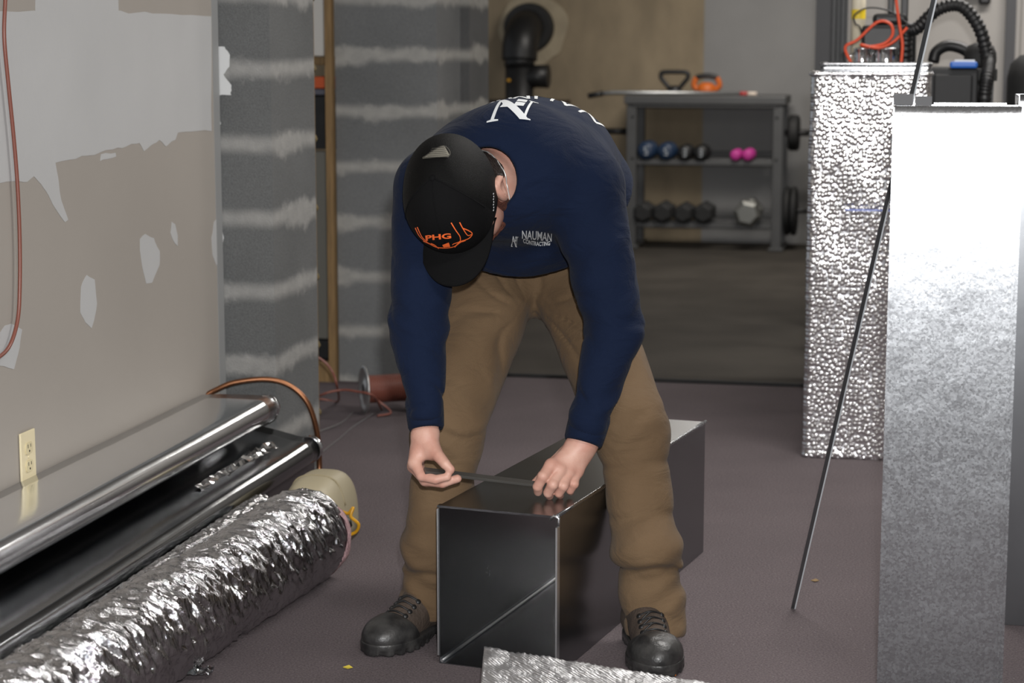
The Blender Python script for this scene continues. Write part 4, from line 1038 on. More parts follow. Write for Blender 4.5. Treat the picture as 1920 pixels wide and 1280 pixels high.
def shirt(P):
    d = sweep_torso(P, .008)
    # shoulders and yoke
    d = smin(d, cone(P, sp3+Vector((.02, -.01, .03)), shL+Vector((.01, .02, .0)), .085, .073), .07)
    d = smin(d, cone(P, sp3+Vector((.02, -.01, .03)), shR+Vector((-.01, .02, .0)), .085, .078), .07)
    # belly of the sweatshirt hanging towards the thighs
    hem = at(948, 440, 4.30)
    d = smin(d, ell(P, hem, np.eye(3), (.165, .11, .102)), .06)
    d = smin(d, ell(P, at(1005, 428, 4.27), np.eye(3), (.125, .10, .10)), .08)
    d = smin(d, ell(P, at(1085, 400, 4.42), np.eye(3), (.11, .11, .13)), .06)
    d = smin(d, ell(P, at(1136, 396, 4.40), np.eye(3), (.064, .09, .105)), .05)
    # sleeves
    sl = cone(P, shL, elL, .076, .059); sl = smin(sl, cone(P, elL, wrL+Vector((0, .0, .035)), .058, .036), .02)
    sr = cone(P, shR, elR, .080, .060); sr = smin(sr, cone(P, elR, wrR+Vector((.010, .0, .04)), .060, .040), .02)
    # sleeve wrinkles
    for which, (A, Bp, C) in enumerate(((shL, elL, wrL), (shR, elR, wrR))):
        a, b, c = A3(A), A3(Bp), A3(C)
        al = (P-b) @ (nrm(np.array(c)-np.array(a)).astype(np.float32))
        lat = P[:, 0]-b[0]
        wr = np.sin(al*85 + 22*lat*(1 if which else -1) + 1.5*np.sin(al*23+which*2) + 6*np.sin(P[:, 1]*11))
        env = np.exp(-((al)/.055)**2)*.0042 + np.exp(-((al-.15)/.05)**2)*.0050 + np.exp(-((al+.17)/.08)**2)*.0015
        wr = wr*.7 + 1.1*np.exp(-(np.sin(al*38 - 20*lat + 1.5*np.sin(P[:, 1]*30))/.3)**2)
        if which == 0: sl = sl + wr*env
        else: sr = sr + wr*env
    d = smin(d, sl, .028); d = smin(d, sr, .028)
    # cloth folds over the body
    fx = P[:, 0]; fz = P[:, 2]
    d = d + .0028*wob(P, 11) + .0016*wob(P, 26, 1.0)
    # fold from the arm pit to the belly, right side
    d = d + .004*np.sin((fx*55 - fz*38) + 1.2*np.sin(fz*20))*np.exp(-(((fx-.10)/.06)**2 + ((fz-.82)/.09)**2))
    d = d + .003*np.sin((fx*40 + fz*30) + 1.2*np.sin(fz*20))*np.exp(-(((fx+.07)/.08)**2 + ((fz-1.02)/.06)**2))
    # neck opening
    hole = cone(P, neck0+Vector((.002, .02, -.0)), neck0+Vector((-.06, -.16, -.03)), .056, .075)
    d = smax(d, -hole, .012)
    return d
def hemplane(P):
    # the hem: cut the sweatshirt by a plane through the waist
    p0 = A3(at(960, 512, 4.22)); n_ = nrm((0.06, .70, -.71)).astype(np.float32)
    return (P-p0) @ n_
def shirt_cut(P):
    d = shirt(P)
    # arms are not cut by the waist plane
    arms = np.minimum(np.minimum(cone(P, shL, elL, .10, .09), cone(P, elL, wrL, .09, .06)), np.minimum(cone(P, shR, elR, .10, .09), cone(P, elR, wrR, .09, .06)))
    return d

def pants(P):
    d = ell(P, at(1005, 478, 4.47), np.eye(3), (.180, .128, .135))
    d = smin(d, ell(P, at(1020, 400, 4.53), np.eye(3), (.165, .12, .13)), .05)
    L = cone(P, hipL, kneeL, .103, .079); L = smin(L, cone(P, kneeL, ankL, .076, .058), .03)
    R = cone(P, hipR, kneeR, .103, .078); R = smin(R, cone(P, kneeR, ankR, .074, .062), .03)
    # loose cloth at knee and stacked at the hem
    R = smin(R, ell(P, at(1215, 1035, 3.99), np.eye(3), (.072, .072, .065)), .03)
    R = smin(R, cone(P, at(1228, 1115, 3.985), at(1230, 1168, 3.985), .060, .062), .02)
    L = smin(L, ell(P, at(812, 1020, 4.07), np.eye(3), (.064, .068, .08)), .03)
    L = smin(L, cone(P, at(803, 1085, 4.08), at(804, 1136, 4.085), .052, .056), .02)
    for k, (A, Bp, C) in enumerate(((hipL, kneeL, ankL), (hipR, kneeR, ankR))):
        b = A3(Bp); c = A3(C); al = b[2]-P[:, 2]; lat = (P[:, 0]-b[0])*(1 if k else -1)
        w_ = np.sin(al*58 + 34*lat + 1.9*np.sin(al*19+k) + 1.6*np.sin(lat*31+al*12) + 5*np.sin(P[:, 1]*9)+k*2)
        env = .0075*np.exp(-((al-.27)/.05)**2) + .0060*np.exp(-((al-.35)/.035)**2) + .0036*np.exp(-((al-.02)/.07)**2) + .0028*np.exp(-((al-.15)/.07)**2)
        w_ = w_*.6 + 1.3*np.exp(-(np.sin(al*31 - 24*lat + 2*np.sin(lat*17) + k)/.28)**2)
        if k == 0: L = L + w_*env
        else: R = R + w_*env
    d2 = smin(L, R, .02); d = smin(d, d2, .045)
    # creases that run from the crotch
    cr = A3(at(992, 575, 4.34)); dx = P[:, 0]-cr[0]; dz_ = P[:, 2]-cr[2]; rr = np.sqrt(dx*dx+dz_*dz_)+1e-6; an = np.arctan2(dz_, dx)
    front = P[:, 1] < 4.44
    d = d + np.where(front, .0080*np.exp(-(np.sin(an*5.5 + 1.6*np.sin(rr*14+an*2))/.30)**2)*np.exp(-((rr-.10)/.062)**2), 0)
    d = d + .0024*wob(P, 12, .5) + .0014*wob(P, 27, 2.0)
    # fly seam
    d = d + np.where(front & (dz_ > 0), .0015*np.exp(-((dx-.012)/.004)**2), 0)
    # open the trouser legs at the hem
    for C, tilt in ((ankL, (0, .02, 1)), (ankR, (0, .1, 1))):
        c = A3(C); n_ = nrm(tilt).astype(np.float32); e = (P-c) @ n_
        hole = np.linalg.norm((P-c)[:, :2], axis=1) - .050
        d = np.where((np.linalg.norm((P-c)[:, :2], axis=1) < .12) & (P[:, 2] < c[2]+.12), smax(d, -(e+.022), .004), d)
        d = np.where((np.linalg.norm((P-c)[:, :2], axis=1) < .12) & (P[:, 2] < c[2]+.03), smax(d, -np.maximum(hole, e-.02), .004), d)
    return d

# -- body: head, neck, hands are what shows; the rest runs under the clothes
def head(P):
    d = ell(P, hp_(0, 0, .015), HR_, (.076, .098, .090))
    d = smin(d, ell(P, hp_(0, .030, -.055), HR_, (.068, .068, .075)), .03)       # face
    d = smin(d, ell(P, hp_(0, .052, -.112), HR_, (.034, .034, .026)), .03)       # chin
    for s in (-1, 1):
        d = smin(d, ell(P, hp_(.052*s, .030, -.080), HR_, (.024, .036, .036)), .02)   # jaw
        d = smin(d, ell(P, hp_(.040*s, .075, -.045), HR_, (.024, .018, .018)), .015)  # cheek bone
        d = smax(d, -ell(P, hp_(.031*s, .100, -.020), HR_, (.017, .012, .011)), .010) # eye socket
        d = smin(d, ell(P, hp_(.031*s, .084, -.020), HR_, (.012, .012, .011)), .003)  # eyeball
        d = smin(d, cone(P, hp_(.014*s, .098, -.002), hp_(.046*s, .088, -.002), .006, .005), .008)   # brow
    d = smin(d, cone(P, hp_(0, .095, -.015), hp_(0, .116, -.052), .007, .011), .010) # nose
    for s in (-1, 1): d = smin(d, ell(P, hp_(.010*s, .106, -.056), HR_, (.008, .010, .007)), .006)
    d = smin(d, ell(P, hp_(0, .094, -.080), HR_, (.022, .010, .005)), .005); d = smin(d, ell(P, hp_(0, .091, -.091), HR_, (.019, .010, .006)), .005)
    for s in (-1, 1):   # ears
        e = ell(P, hp_(.088*s, -.010, -.034), [nrm(hl*.93*s - hf*.35), hf, hu], (.013, .024, .037))
        e = smin(e, cone(P, hp_(.098*s, -.028, -.014), hp_(.093*s, -.008, -.004), .006, .006), .006)
        e = smin(e, cone(P, hp_(.098*s, -.028, -.014), hp_(.090*s, -.016, -.055), .006, .0055), .006)
        e = smin(e, ell(P, hp_(.085*s, .001, -.062), HR_, (.008, .008, .011)), .008)
        e = smax(e, -ell(P, hp_(.101*s, -.008, -.030), HR_, (.007, .010, .018)), .005)
        d = smin(d, e, .006)
    d = smin(d, cone(P, hp_(.004, -.045, -.045), neck0+Vector((-.012, .02, -.02)), .054, .058), .03)    # neck
    d = smin(d, cone(P, hp_(.01, .01, -.075), neck0+Vector((.010, .03, -.06)), .045, .06), .03)
    d = smin(d, cone(P, neck0+Vector((-.01, .03, -.02)), sp3, .06, .09), .03)
    return d
def chain(P, pts, rads, k=.004, d=None, kk=.005):
    for i in range(len(pts)-1):
        c = cone(P, pts[i], pts[i+1], rads[i], rads[i+1]); e = c if i == 0 else smin(e, c, .001)
    return e
def hand_right_img(P):
    w_ = wrR
    f_idx = [at(1034, 872, 3.935), at(1018, 893, 3.912), at(1008, 912, 3.918), at(1009, 922, 3.932)]
    f_mid = [at(1050, 882, 3.935), at(1036, 908, 3.908), at(1028, 924, 3.918), at(1030, 929, 3.934)]
    f_rng = [at(1066, 886, 3.945), at(1056, 911, 3.918), at(1048, 924, 3.926), at(1050, 928, 3.942)]
    f_pnk = [at(1081, 884, 3.958), at(1076, 907, 3.934), at(1069, 919, 3.940), at(1070, 922, 3.952)]
    th = [at(1060, 850, 3.985), at(1034, 872, 3.975), at(1016, 894, 3.955), at(1004, 905, 3.940)]
    d = cone(P, w_+Vector((.004, .004, .06)), w_, .030, .027, .78, (.25, 1, .1))
    # back of the hand
    pal = None
    for f, a in ((f_idx, (1080, 840)), (f_mid, (1087, 842)), (f_rng, (1094, 842)), (f_pnk, (1101, 842))):
        c = cone(P, at(a[0], a[1], 3.985), f[0], .0145, .0122); pal = c if pal is None else smin(pal, c, .012)
    d = smin(d, pal, .02)
    d = smin(d, cone(P, w_, at(1068, 865, 3.966), .026, .022), .02)
    for f, r in ((f_idx, (.0128, .0114, .0102, .0088)), (f_mid, (.0124, .0110, .0098, .0086)), (f_rng, (.0120, .0104, .0094, .0082)), (f_pnk, (.0110, .0094, .0084, .0074))):
        e = chain(P, f, r)
        e = smin(e, ell(P, f[1], np.eye(3), (r[1]*1.01,)*3), .003)
        d = smin(d, e, .0045)
    for f in (f_idx, f_mid, f_rng, f_pnk): d = smin(d, ell(P, f[0]+Vector((0, -.002, .000)), np.eye(3), (.0105, .0105, .0105)), .012)
    d = smin(d, chain(P, th, (.016, .0125, .0105, .009)), .008)
    # tendons
    d = d + .0005*wob(P, 90, 1)
    return d
def hand_left_img(P):
    w_ = wrL
    idx = [at(777, 868, 3.872), at(791, 892, 3.850), at(817, 899, 3.836), at(838, 894, 3.834)]
    mid = [at(776, 874, 3.884), at(797, 901, 3.862), at(830, 906, 3.846), at(858, 897, 3.842)]
    rng = [at(778, 874, 3.898), at(800, 903, 3.880), at(832, 906, 3.866), at(854, 900, 3.860)]
    pnk = [at(782, 868, 3.912), at(800, 896, 3.902), at(824, 901, 3.890), at(842, 897, 3.884)]
    th = [at(806, 834, 3.885), at(822, 855, 3.858), at(835, 870, 3.842), at(845, 880, 3.837)]
    d = cone(P, w_+Vector((-.002, .004, .06)), w_+Vector((0, 0, -.004)), .028, .0245, .85, (0, 1, 0))
    pal = None
    for f, a in ((idx, 792), (mid, 789), (rng, 787), (pnk, 788)):
        c = cone(P, at(a+4, 822, 3.90), f[0], .0165, .0128); pal = c if pal is None else smin(pal, c, .012)
    d = smin(d, pal, .02)
    d = smin(d, cone(P, at(800, 818, 3.895), at(812, 848, 3.875), .020, .0165), .018)      # ball of the thumb
    for f, r in ((idx, (.0122, .0104, .0092, .0080)), (mid, (.0122, .0104, .0092, .0080)), (rng, (.0115, .0098, .0086, .0076)), (pnk, (.0102, .0086, .0076, .0068))):
        e = chain(P, f, r); e = smin(e, ell(P, f[1], np.eye(3), (r[1]*1.01,)*3), .003); d = smin(d, e, .0045)
    d = smin(d, chain(P, th, (.0165, .0122, .0106, .0086)), .008)
    d = d + .0005*wob(P, 90, 1)
    return d
def under(P):
    d = sweep_torso(P, -.055)
    for a, b, c in ((shL, elL, wrL), (shR, elR, wrR)):
        d = smin(d, cone(P, sp3, a, .05, .05), .04); e = smin(cone(P, a, b, .048, .040), cone(P, b, c, .040, .026), .02); d = smin(d, e, .03)
    for a, b, c in ((hipL, kneeL, ankL), (hipR, kneeR, ankR)):
        e = smin(cone(P, a, b, .075, .055), cone(P, b, c, .052, .036), .02); d = smin(d, e, .04)
        d = smin(d, cone(P, c, Vector((c.x, c.y, .06)), .034, .032), .02)
    return d

def bb(pts, m):
    a = np.array([list(p) for p in pts]); return a.min(0)-m, a.max(0)+m
allp = [shL, shR, elL, elR, wrL, wrR, hipL, hipR, kneeL, kneeR, ankL, ankR, pel, sp1, sp2, sp3, neck0]
body = MB()
lo, hi = bb(allp, .24); lo[2] = .03
sdf_mb(under, lo, hi, .010, 1, body)
lo, hi = bb([HC, neck0], .15); sdf_mb(head, lo, hi, .0030, 1, body)
lo, hi = bb([wrR, at(1008, 925, 3.93), at(1070, 925, 3.95)], .065); sdf_mb(hand_right_img, lo, hi, .0018, 1, body)
lo, hi = bb([wrL, at(770, 890, 3.9), at(860, 905, 3.84)], .065); sdf_mb(hand_left_img, lo, hi, .0018, 1, body)
man = obj('person', body, M_skin, None, world=True, base=(.03, 4.05, 0))
tag(man, 'person bent forward over the metal duct, in navy sweatshirt, brown work trousers and black cap', 'person')

SLO, SHI = bb([shL, shR, elL, elR, wrL, wrR, pel, sp1], .20)
SLO[2] = min(wrL.z, wrR.z)-.02; SHI[0] += .03; SHI[1] += .02
# waist: cut the sweatshirt off below the hem, keep the sleeves
def shirt_final(P):
    d = shirt(P)
    armd = np.minimum(np.minimum(cone(P, shL, elL, .095, .085), cone(P, elL, wrL, .085, .06)), np.minimum(cone(P, shR, elR, .095, .085), cone(P, elR, wrR, .085, .06)))
    d = np.where(armd < 0, d, smax(d, hemplane(P)-.0, .008))
    for W, E in ((wrL, elL), (wrR, elR)):
        w_ = A3(W); n_ = nrm(np.array(W)-np.array(E)).astype(np.float32); e = (P-w_) @ n_
        near = np.linalg.norm(P-w_, axis=1) < .09
        d = np.where(near, smax(d, e+.004, .004), d)
        hole = cone(P, W+Vector(n_.tolist())*.1, W-Vector(n_.tolist())*.012, .029, .027)
        d = np.where(near, smax(d, -hole, .003), d)
    return d
smb = sdf_mb(shirt_final, SLO, SHI, .0052, 1)
shirt_bvh = bvh_of(smb)
shirt_o = obj('sweatshirt', smb, M_navy, man, world=True, label='navy crew-neck sweatshirt with white print')
# ribbed cuffs and collar
def rib(name, pts, r, n, parent, m, closed=False, amp=.0012, freq=40, sq=1):
    mb = MB(); mb.tube(pts, r, n, closed=closed); return obj(name, mb, m, parent, world=True)
for W, E, r0 in ((wrL, elL, .0335), (wrR, elR, .0375)):
    n_ = (W-E).normalized(); mb = MB(); k = 72; V = []
    x = n_.orthogonal().normalized(); y = n_.cross(x)
    prof = [(-.062, r0+.002), (-.05, r0+.0045), (-.02, r0+.0035), (.0, r0+.002), (.006, r0-.001), (.004, r0-.005), (-.03, r0-.006)]
    for (l, rr) in prof:
        for j in range(k):
            a = 2*math.pi*j/k; q = rr + (.0008 if j % 2 else -.0004); V.append(W + n_*l + (x*math.cos(a)+y*math.sin(a))*q)
    mb.add(V, [(i*k+j, i*k+(j+1) % k, (i+1)*k+(j+1) % k, (i+1)*k+j) for i in range(len(prof)-1) for j in range(k)], 0, True)
    obj('cuff', mb, M_navy, shirt_o, world=True)

# trousers
PLO, PHI = bb([hipL, hipR, kneeL, kneeR, ankL, ankR, pel], .17); PLO[2] = ankR.z-.05
pmb = sdf_mb(lambda P: smax(pants(P), -(hemplane(P)+.045), .02) if False else pants(P), PLO, PHI, .0052, 1)
def inside_cut(P): return None
pants_o = obj('trousers', pmb, M_pants, man, world=True, label='brown canvas work trousers')
print('BODY', len(body.v), 'SHIRT', len(smb.v), 'PANTS', len(pmb.v))

# cap
def cap_crown(P):
    d = ell(P, hp_(0, -.004, .004), HR_, (.092, .119, .120))
    d = smin(d, ell(P, hp_(0, .035, .03), HR_, (.075, .078, .088)), .03)      # tall front panel
    q = (P - HC) @ hu.astype(np.float32)
    d = smax(d, -(q+.030 + .10*0), .003)
    inner = ell(P, hp_(0, -.004, .000), HR_, (.088, .115, .115))
    d = smax(d, -smax(inner, (q-.2), .01), .001)
    return d
def cap_col(C):
    q = (C-HC); f = q @ hf; u = q @ hu; l = q @ hl
    front = f > (-.004 + .60*np.abs(l))
    return np.where(front, 0, 1)
lo, hi = bb([HC], .15)
cmb = sdf_mb(cap_crown, lo, hi, .0026, 1, colour=cap_col)
cap_bvh = bvh_of(cmb)
cap_o = obj('cap', cmb, [M_cap, M_capmesh], man, world=True, label='black trucker cap with orange embroidery')
mb = MB(); nu, nv = 40, 14
top = []; bot = []
for side_ in (0, 1):
    for i in range(nu+1):
        a = -1+2*i/nu; x = .088*a
        f0 = .1165*math.sqrt(max(0, 1-(x/.098)**2)) - .006
        L_ = .062*(max(0, 1-abs(a)**5))**.6 + .008*(1-a*a)
        for j in range(nv+1):
            v = j/nv
            u = -.016 - .024*a*a - .010*v*(1-a*a) - (.0045 if side_ else 0)
            mb.v.append(tuple(hp_(x*(1-.05*v)-.009, f0+L_*v, u)))
n1 = (nu+1)*(nv+1)
for i in range(nu):
    for j in range(nv):
        a = i*(nv+1)+j; q = (a, a+1, a+nv+2, a+nv+1); mb.f.append(q); mb.f.append(tuple(x+n1 for x in q)); mb.m += [0, 0]; mb.sm += [True, True]
for i in range(nu):
    a = i*(nv+1)+nv; mb.f.append((a, a+nv+1, a+nv+1+n1, a+n1)); mb.m.append(0); mb.sm.append(True)
for i in (0, nu):
    for j in range(nv):
        a = i*(nv+1)+j; mb.f.append((a, a+1, a+1+n1, a+n1)); mb.m.append(0); mb.sm.append(True)
obj('brim', mb, M_cap, cap_o, world=True)
mb = MB()
def on_cap(l, f, u0=.3):
    o = Vector(hp_(l, f, u0)); h = cap_bvh.ray_cast(o, Vector((-hu).tolist())); return h
h = on_cap(0, 0); 
if h[0]:
    mb.lathe([(0, .003), (.005, .0022), (.0065, 0), (.0065, -.002)], 16, M=Matrix.Translation(h[0]) @ h[1].to_track_quat('Z', 'Y').to_matrix().to_4x4()); obj('top_button', mb, M_cap, cap_o, world=True)
# panel seams
for k, ang in enumerate((-122, -58, 0.1, 180-.1, 58+180-180)):
    pass
mb = MB()
for ang in (31, 149, 90):
    pts = []
    for i in range(24):
        r_ = .004+.110*i/23; l, f = r_*math.cos(math.radians(ang)), r_*math.sin(math.radians(ang)); h = on_cap(l, f)
        if h[0] is not None and h[1].dot(Vector(hu.tolist())) > .12: pts.append(h[0]+h[1]*.0003)
    if len(pts) > 3: mb.tube(pts, .0011, 6)
obj('panel_seams', mb, M_cap, cap_o, world=True)

# hair: nape below the cap and beard
def nape(P):
    d = head(P) - .0018 - .0008*wob(P, 150)
    q = P-HC; u = q @ hu; f = q @ hf
    b = smax(d, (u+.005), .006); b = smax(b, -(u+.11), .006); b = smax(b, f+.026, .004)
    l = q @ hl
    ear = np.minimum(ell(P, hp_(.085, .0, -.035), HR_, (.050, .036, .050)), ell(P, hp_(-.085, .0, -.035), HR_, (.050, .036, .050)))
    return smax(smax(b, -(u+.092) + .006*wob(P, 60), .006), -ear, .002)
lo, hi = bb([HC], .13); obj('hair', sdf_mb(nape, lo, hi, .0032, 1), M_hair, man, world=True, label='short dark hair at the nape')
def beard(P):
    q = P-HC; u = q @ hu; f = q @ hf
    d = head(P) - .007 - .0015*wob(P, 160)
    a = ell(P, hp_(0, .036, -.130), HR_, (.078, .066, .036)); side_b = np.minimum(ell(P, hp_(.070, .000, -.088), HR_, (.024, .020, .045)), ell(P, hp_(-.070, .000, -.088), HR_, (.024, .020, .045)))
    return smax(d, smin(a, side_b, .01), .004)
lo, hi = bb([HC, hp_(0, .04, -.15)], .11); obj('beard', sdf_mb(beard, lo, hi, .0032, 1), M_beard, man, world=True, label='short reddish-brown beard')

# necklace
def nk_pts():
    out = []; c = np.array(neck0+Vector((-.004, -.028, -.012))); a = nrm(np.array(hp_(0, -.04, -.05))-np.array(neck0)); x = nrm(np.cross(a, (0, 0, 1))); y = np.cross(a, x)
    for i in range(60):
        an = 2*math.pi*i/60; dirv = x*math.cos(an)+y*math.sin(an)
        # march outwards until out of the neck
        r = .03
        while head(np.array([c+dirv*r], dtype=np.float32))[0] < .0006 and r < .11: r += .0015
        out.append(Vector((c+dirv*r).tolist()))
    return out
mb = MB(); mb.tube(nk_pts(), .0014, 6, closed=True); obj('necklace', mb, mat('silver', (215, 215, 212), .3, .6), man, world=True, label='thin silver chain')

# ---- print and embroidery
def text_polys(s, size=1.0, font=None, cuts=0, maxlen=.01, shear=0, bold=0):
    cu = bpy.data.curves.new('lettering', 'FONT'); cu.body = s; cu.size = size; cu.shear = shear; cu.offset = bold; cu.resolution_u = 3
    o = bpy.data.objects.new('lettering', cu); COL.objects.link(o); dg = bpy.context.evaluated_depsgraph_get()
    me = bpy.data.meshes.new_from_object(o.evaluated_get(dg)); V = [tuple(v.co)[:2] for v in me.vertices]; Fs = [tuple(p.vertices) for p in me.polygons]
    bpy.data.objects.remove(o); bpy.data.curves.remove(cu); bpy.data.meshes.remove(me); return V, Fs
def shape_to_surface(shapes, org, xa, ya, rd, bvh, off=.0008, maxe=.008, name='print', m=None, parent=None, label=None):
    """shapes = [(verts2d, faces)]; org + x*xa + y*ya, cast along rd to the surface"""
    bm = bmesh.new()
    for V, Fs in shapes:
        vs = [bm.verts.new((x, y, 0)) for x, y in V]
        for f in Fs:
            try: bm.faces.new([vs[i] for i in f])
            except ValueError: pass
    bmesh.ops.triangulate(bm, faces=bm.faces)
    for _ in range(6):
        es = [e for e in bm.edges if e.calc_length() > maxe]
        if not es: break
        bmesh.ops.subdivide_edges(bm, edges=es, cuts=1); bmesh.ops.triangulate(bm, faces=[f for f in bm.faces if len(f.verts) > 3])
    mb = MB(); org = Vector(org); xa = Vector(xa); ya = Vector(ya); rd = Vector(rd).normalized(); ok = {}
    bm.verts.index_update()
    for v in bm.verts:
        o = org + xa*v.co.x + ya*v.co.y; h = bvh.ray_cast(o, rd)
        if h[0] is None: ok[v.index] = False; mb.v.append(tuple(o)); continue
        nn = h[1] if h[1].dot(rd) < 0 else -h[1]
        ok[v.index] = True; mb.v.append(tuple(h[0] + nn*off - rd*off*.6))
    for f in bm.faces:
        ids = [v.index for v in f.verts]
        if all(ok[i] for i in ids):
            e = max((Vector(mb.v[ids[i]])-Vector(mb.v[ids[i-1]])).length for i in range(len(ids)))
            if e < maxe*6: mb.f.append(tuple(ids)); mb.m.append(0); mb.sm.append(True)
    bm.free(); return obj(name, mb, m, parent, world=True, label=label)
def arcify(V, R, cx=0, cy=0, up=True):
    out = []
    for x, y in V:
        a = (x-cx)/R
        out.append((cx + (R-y if not up else R+y)*math.sin(a), cy + ((R+y)*math.cos(a)-R if up else R-(R-y)*math.cos(a))))
    return out
def poly(*pts): return ([tuple(p) for p in pts], [tuple(range(len(pts)))])
def letter_N():
    """slanted serif N with a small flag of two bars in its upper right"""
    S = []
    S.append(poly((-.52, -.42), (-.22, -.42), (-.22, -.38), (-.33, -.36), (-.10, .38), (-.17, .42), (-.42, -.36), (-.52, -.38)))
    S.append(poly((-.17, .44), (-.05, .44), (.58, -.42), (.34, -.42), (.02, -.02), (-.18, .0), (-.10, .12)))
    S.append(poly((.34, -.42), (.62, -.42), (.62, -.39), (.50, -.36), (.70, .36), (.84, .38), (.84, .42), (.60, .42), (.60, .38), (.64, .36), (.43, -.36), (.34, -.39)))
    S.append(poly((.26, .26), (.52, .26), (.56, .44), (.31, .44))); S.append(poly((.18, .02), (.44, .04), (.50, .22), (.25, .22)))
    return S
bx, bdir = Vector((1, 0, 0)), Vector((0, .62, -.78)).normalized(); by = Vector((0, .78, .62))
oN = Vector(at(950, 226, 4.10)) - bdir*.35
mw = M_white_print
def scl(S, k, dx=0, dy=0, ky=None): return [([(x*k+dx, y*(ky or k)+dy) for x, y in V], Fs) for V, Fs in S]
shape_to_surface(scl(letter_N(), .078, ky=.100), oN, bx, by, bdir, shirt_bvh, name='back_emblem', m=mw, parent=shirt_o, label='white serif N emblem')
V, Fs = text_polys('NAUMAN', .108, shear=0, bold=.0)
xs = [v[0] for v in V]; w_ = max(xs); V = [(-(x-w_/2)*.76, -y) for x, y in V]
V = arcify(V, .42, up=True)
shape_to_surface([(V, Fs)], oN + bx*.055 + by*.218, bx, by, bdir, shirt_bvh, name='back_lettering', m=mw, parent=shirt_o, label='white arched lettering')
# chest print
cN = Vector(at(1004, 452, 3.9)); cx_ = Vector((1, 0, -.10)).normalized(); cy_ = Vector((0, 0, 1)); 
V, Fs = text_polys('NAUMAN', .026, bold=.0004); xs = [v[0] for v in V]; w_ = max(xs)
V = [((x-w_/2)*.57, y*(1.0-.25*abs((x-w_/2)/w_))) for x, y in V]
V2, F2 = text_polys('CONTRACTING', .0125, bold=.0003); xs = [v[0] for v in V2]; w2 = max(xs); V2 = [((x-w2/2)*.64, y - .0112 - .004*math.cos((x-w2/2)/w2*3.1)+.003) for x, y in V2]
shape_to_surface([(V, Fs), (V2, F2)] , cN + Vector((.005, 0, .004)), cx_, cy_, (0, 1, -.1), shirt_bvh, off=.0016, maxe=.006, name='chest_lettering', m=mw, parent=shirt_o, label='small white chest lettering')
shape_to_surface(scl(letter_N(), .011, -.043, -.004, ky=.026), cN, cx_, cy_, (0, 1, -.1), shirt_bvh, off=.0016, maxe=.006, name='chest_emblem', m=mw, parent=shirt_o, label='small white N emblem')
# cap embroidery
def stroke(pts, w0, w1=None):
    P = [Vector((x, y, 0)) for x, y in pts]; P = smoothpts(P, 6); V = []; n = len(P)
    for i, p in enumerate(P):
        t = (P[min(i+1, n-1)]-P[max(i-1, 0)]).normalized(); ww = w0 + ((w1 if w1 is not None else w0)-w0)*i/(n-1); o = Vector((-t.y, t.x, 0))*ww/2
        V += [(p.x+o.x, p.y+o.y), (p.x-o.x, p.y-o.y)]
    return (V, [(2*i, 2*i+1, 2*i+3, 2*i+2) for i in range(n-1)])
pxm = 1/935.0
def cpx(x, y): return ((x-828)*pxm, -(y-434)*pxm)
S = []
V, Fs = text_polys('PHG', .0135, bold=.0004); w_ = max(v[0] for v in V); a_ = math.radians(4)
V = [((x)*1.95, y*.95) for x, y in V]; w_ = max(v[0] for v in V); c0 = cpx(793, 441); V = [(c0[0]+x*math.cos(a_)-y*math.sin(a_), c0[1]+y*math.cos(a_)+x*math.sin(a_)) for x, y in V]
S.append((V, Fs))
for pts in ([(775, 418), (782, 432), (792, 442)], [(779, 417), (787, 434), (797, 444)], [(841, 411), (849, 424), (856, 434), (858, 443), (866, 441)],
            [(856, 410), (862, 421), (870, 432), (877, 430)], [(861, 420), (872, 424), (878, 429), (872, 437), (857, 443), (845, 447), (842, 449)],
            [(789, 441), (800, 446), (812, 452), (826, 454), (840, 453), (848, 450), (856, 442)], [(803, 446), (810, 449), (817, 455)], [(862, 441), (857, 444), (850, 449), (846, 453)]):
    S.append(stroke([cpx(*p) for p in pts], .0020, .0011))
S.append(poly(cpx(824, 449), cpx(836, 445), cpx(838, 452), cpx(826, 453)))
oC = Vector(at(828, 434, 3.7)); shape_to_surface(S, oC, (1, 0, 0), (0, math.sin(PITCH), math.cos(PITCH)), (0, math.cos(PITCH), -math.sin(PITCH)), cap_bvh, off=.0014, maxe=.005, name='embroidery', m=M_orange_thr, parent=cap_o, label='orange antler and PHG embroidery')
# rear patch and side script on the cap
def cp2(x, y): return ((x-812)*pxm, -(y-269)*pxm)
oT = Vector(at(812, 269, 3.7))
xa, ya, ra = (1, 0, 0), (0, math.sin(PITCH), math.cos(PITCH)), (0, math.cos(PITCH), -math.sin(PITCH))
shape_to_surface([poly(cp2(787, 281), cp2(787, 278), cp2(822, 257), cp2(826, 257), cp2(836, 275), cp2(834, 279))], oT, xa, ya, ra, cap_bvh, off=.0010, maxe=.005, name='rear_patch', m=mat('grey_patch', (150, 146, 134), .4, .5), parent=cap_o, label='grey triangular metal patch')
shape_to_surface([stroke([cp2(796+i*1.8, 277-i*3.6), cp2(832-i*1.5, 275-i*3.6)], .0012) for i in range(5)] + [stroke([cp2(787, 280), cp2(824, 257.5), cp2(835, 277), cp2(787, 280)], .0018)], oT, xa, ya, ra, cap_bvh, off=.0018, maxe=.005, name='patch_lines', m=mat('dark_patch_line', (70, 68, 62), .5, .3), parent=cap_o)
shape_to_surface([stroke([cp2(915, 340+i*5), cp2(914+(i % 2), 343+i*5)], .0014) for i in range(7)], oT, xa, ya, ra, cap_bvh, off=.0012, maxe=.004, name='side_script', m=mw, parent=cap_o, label='tiny white side script')

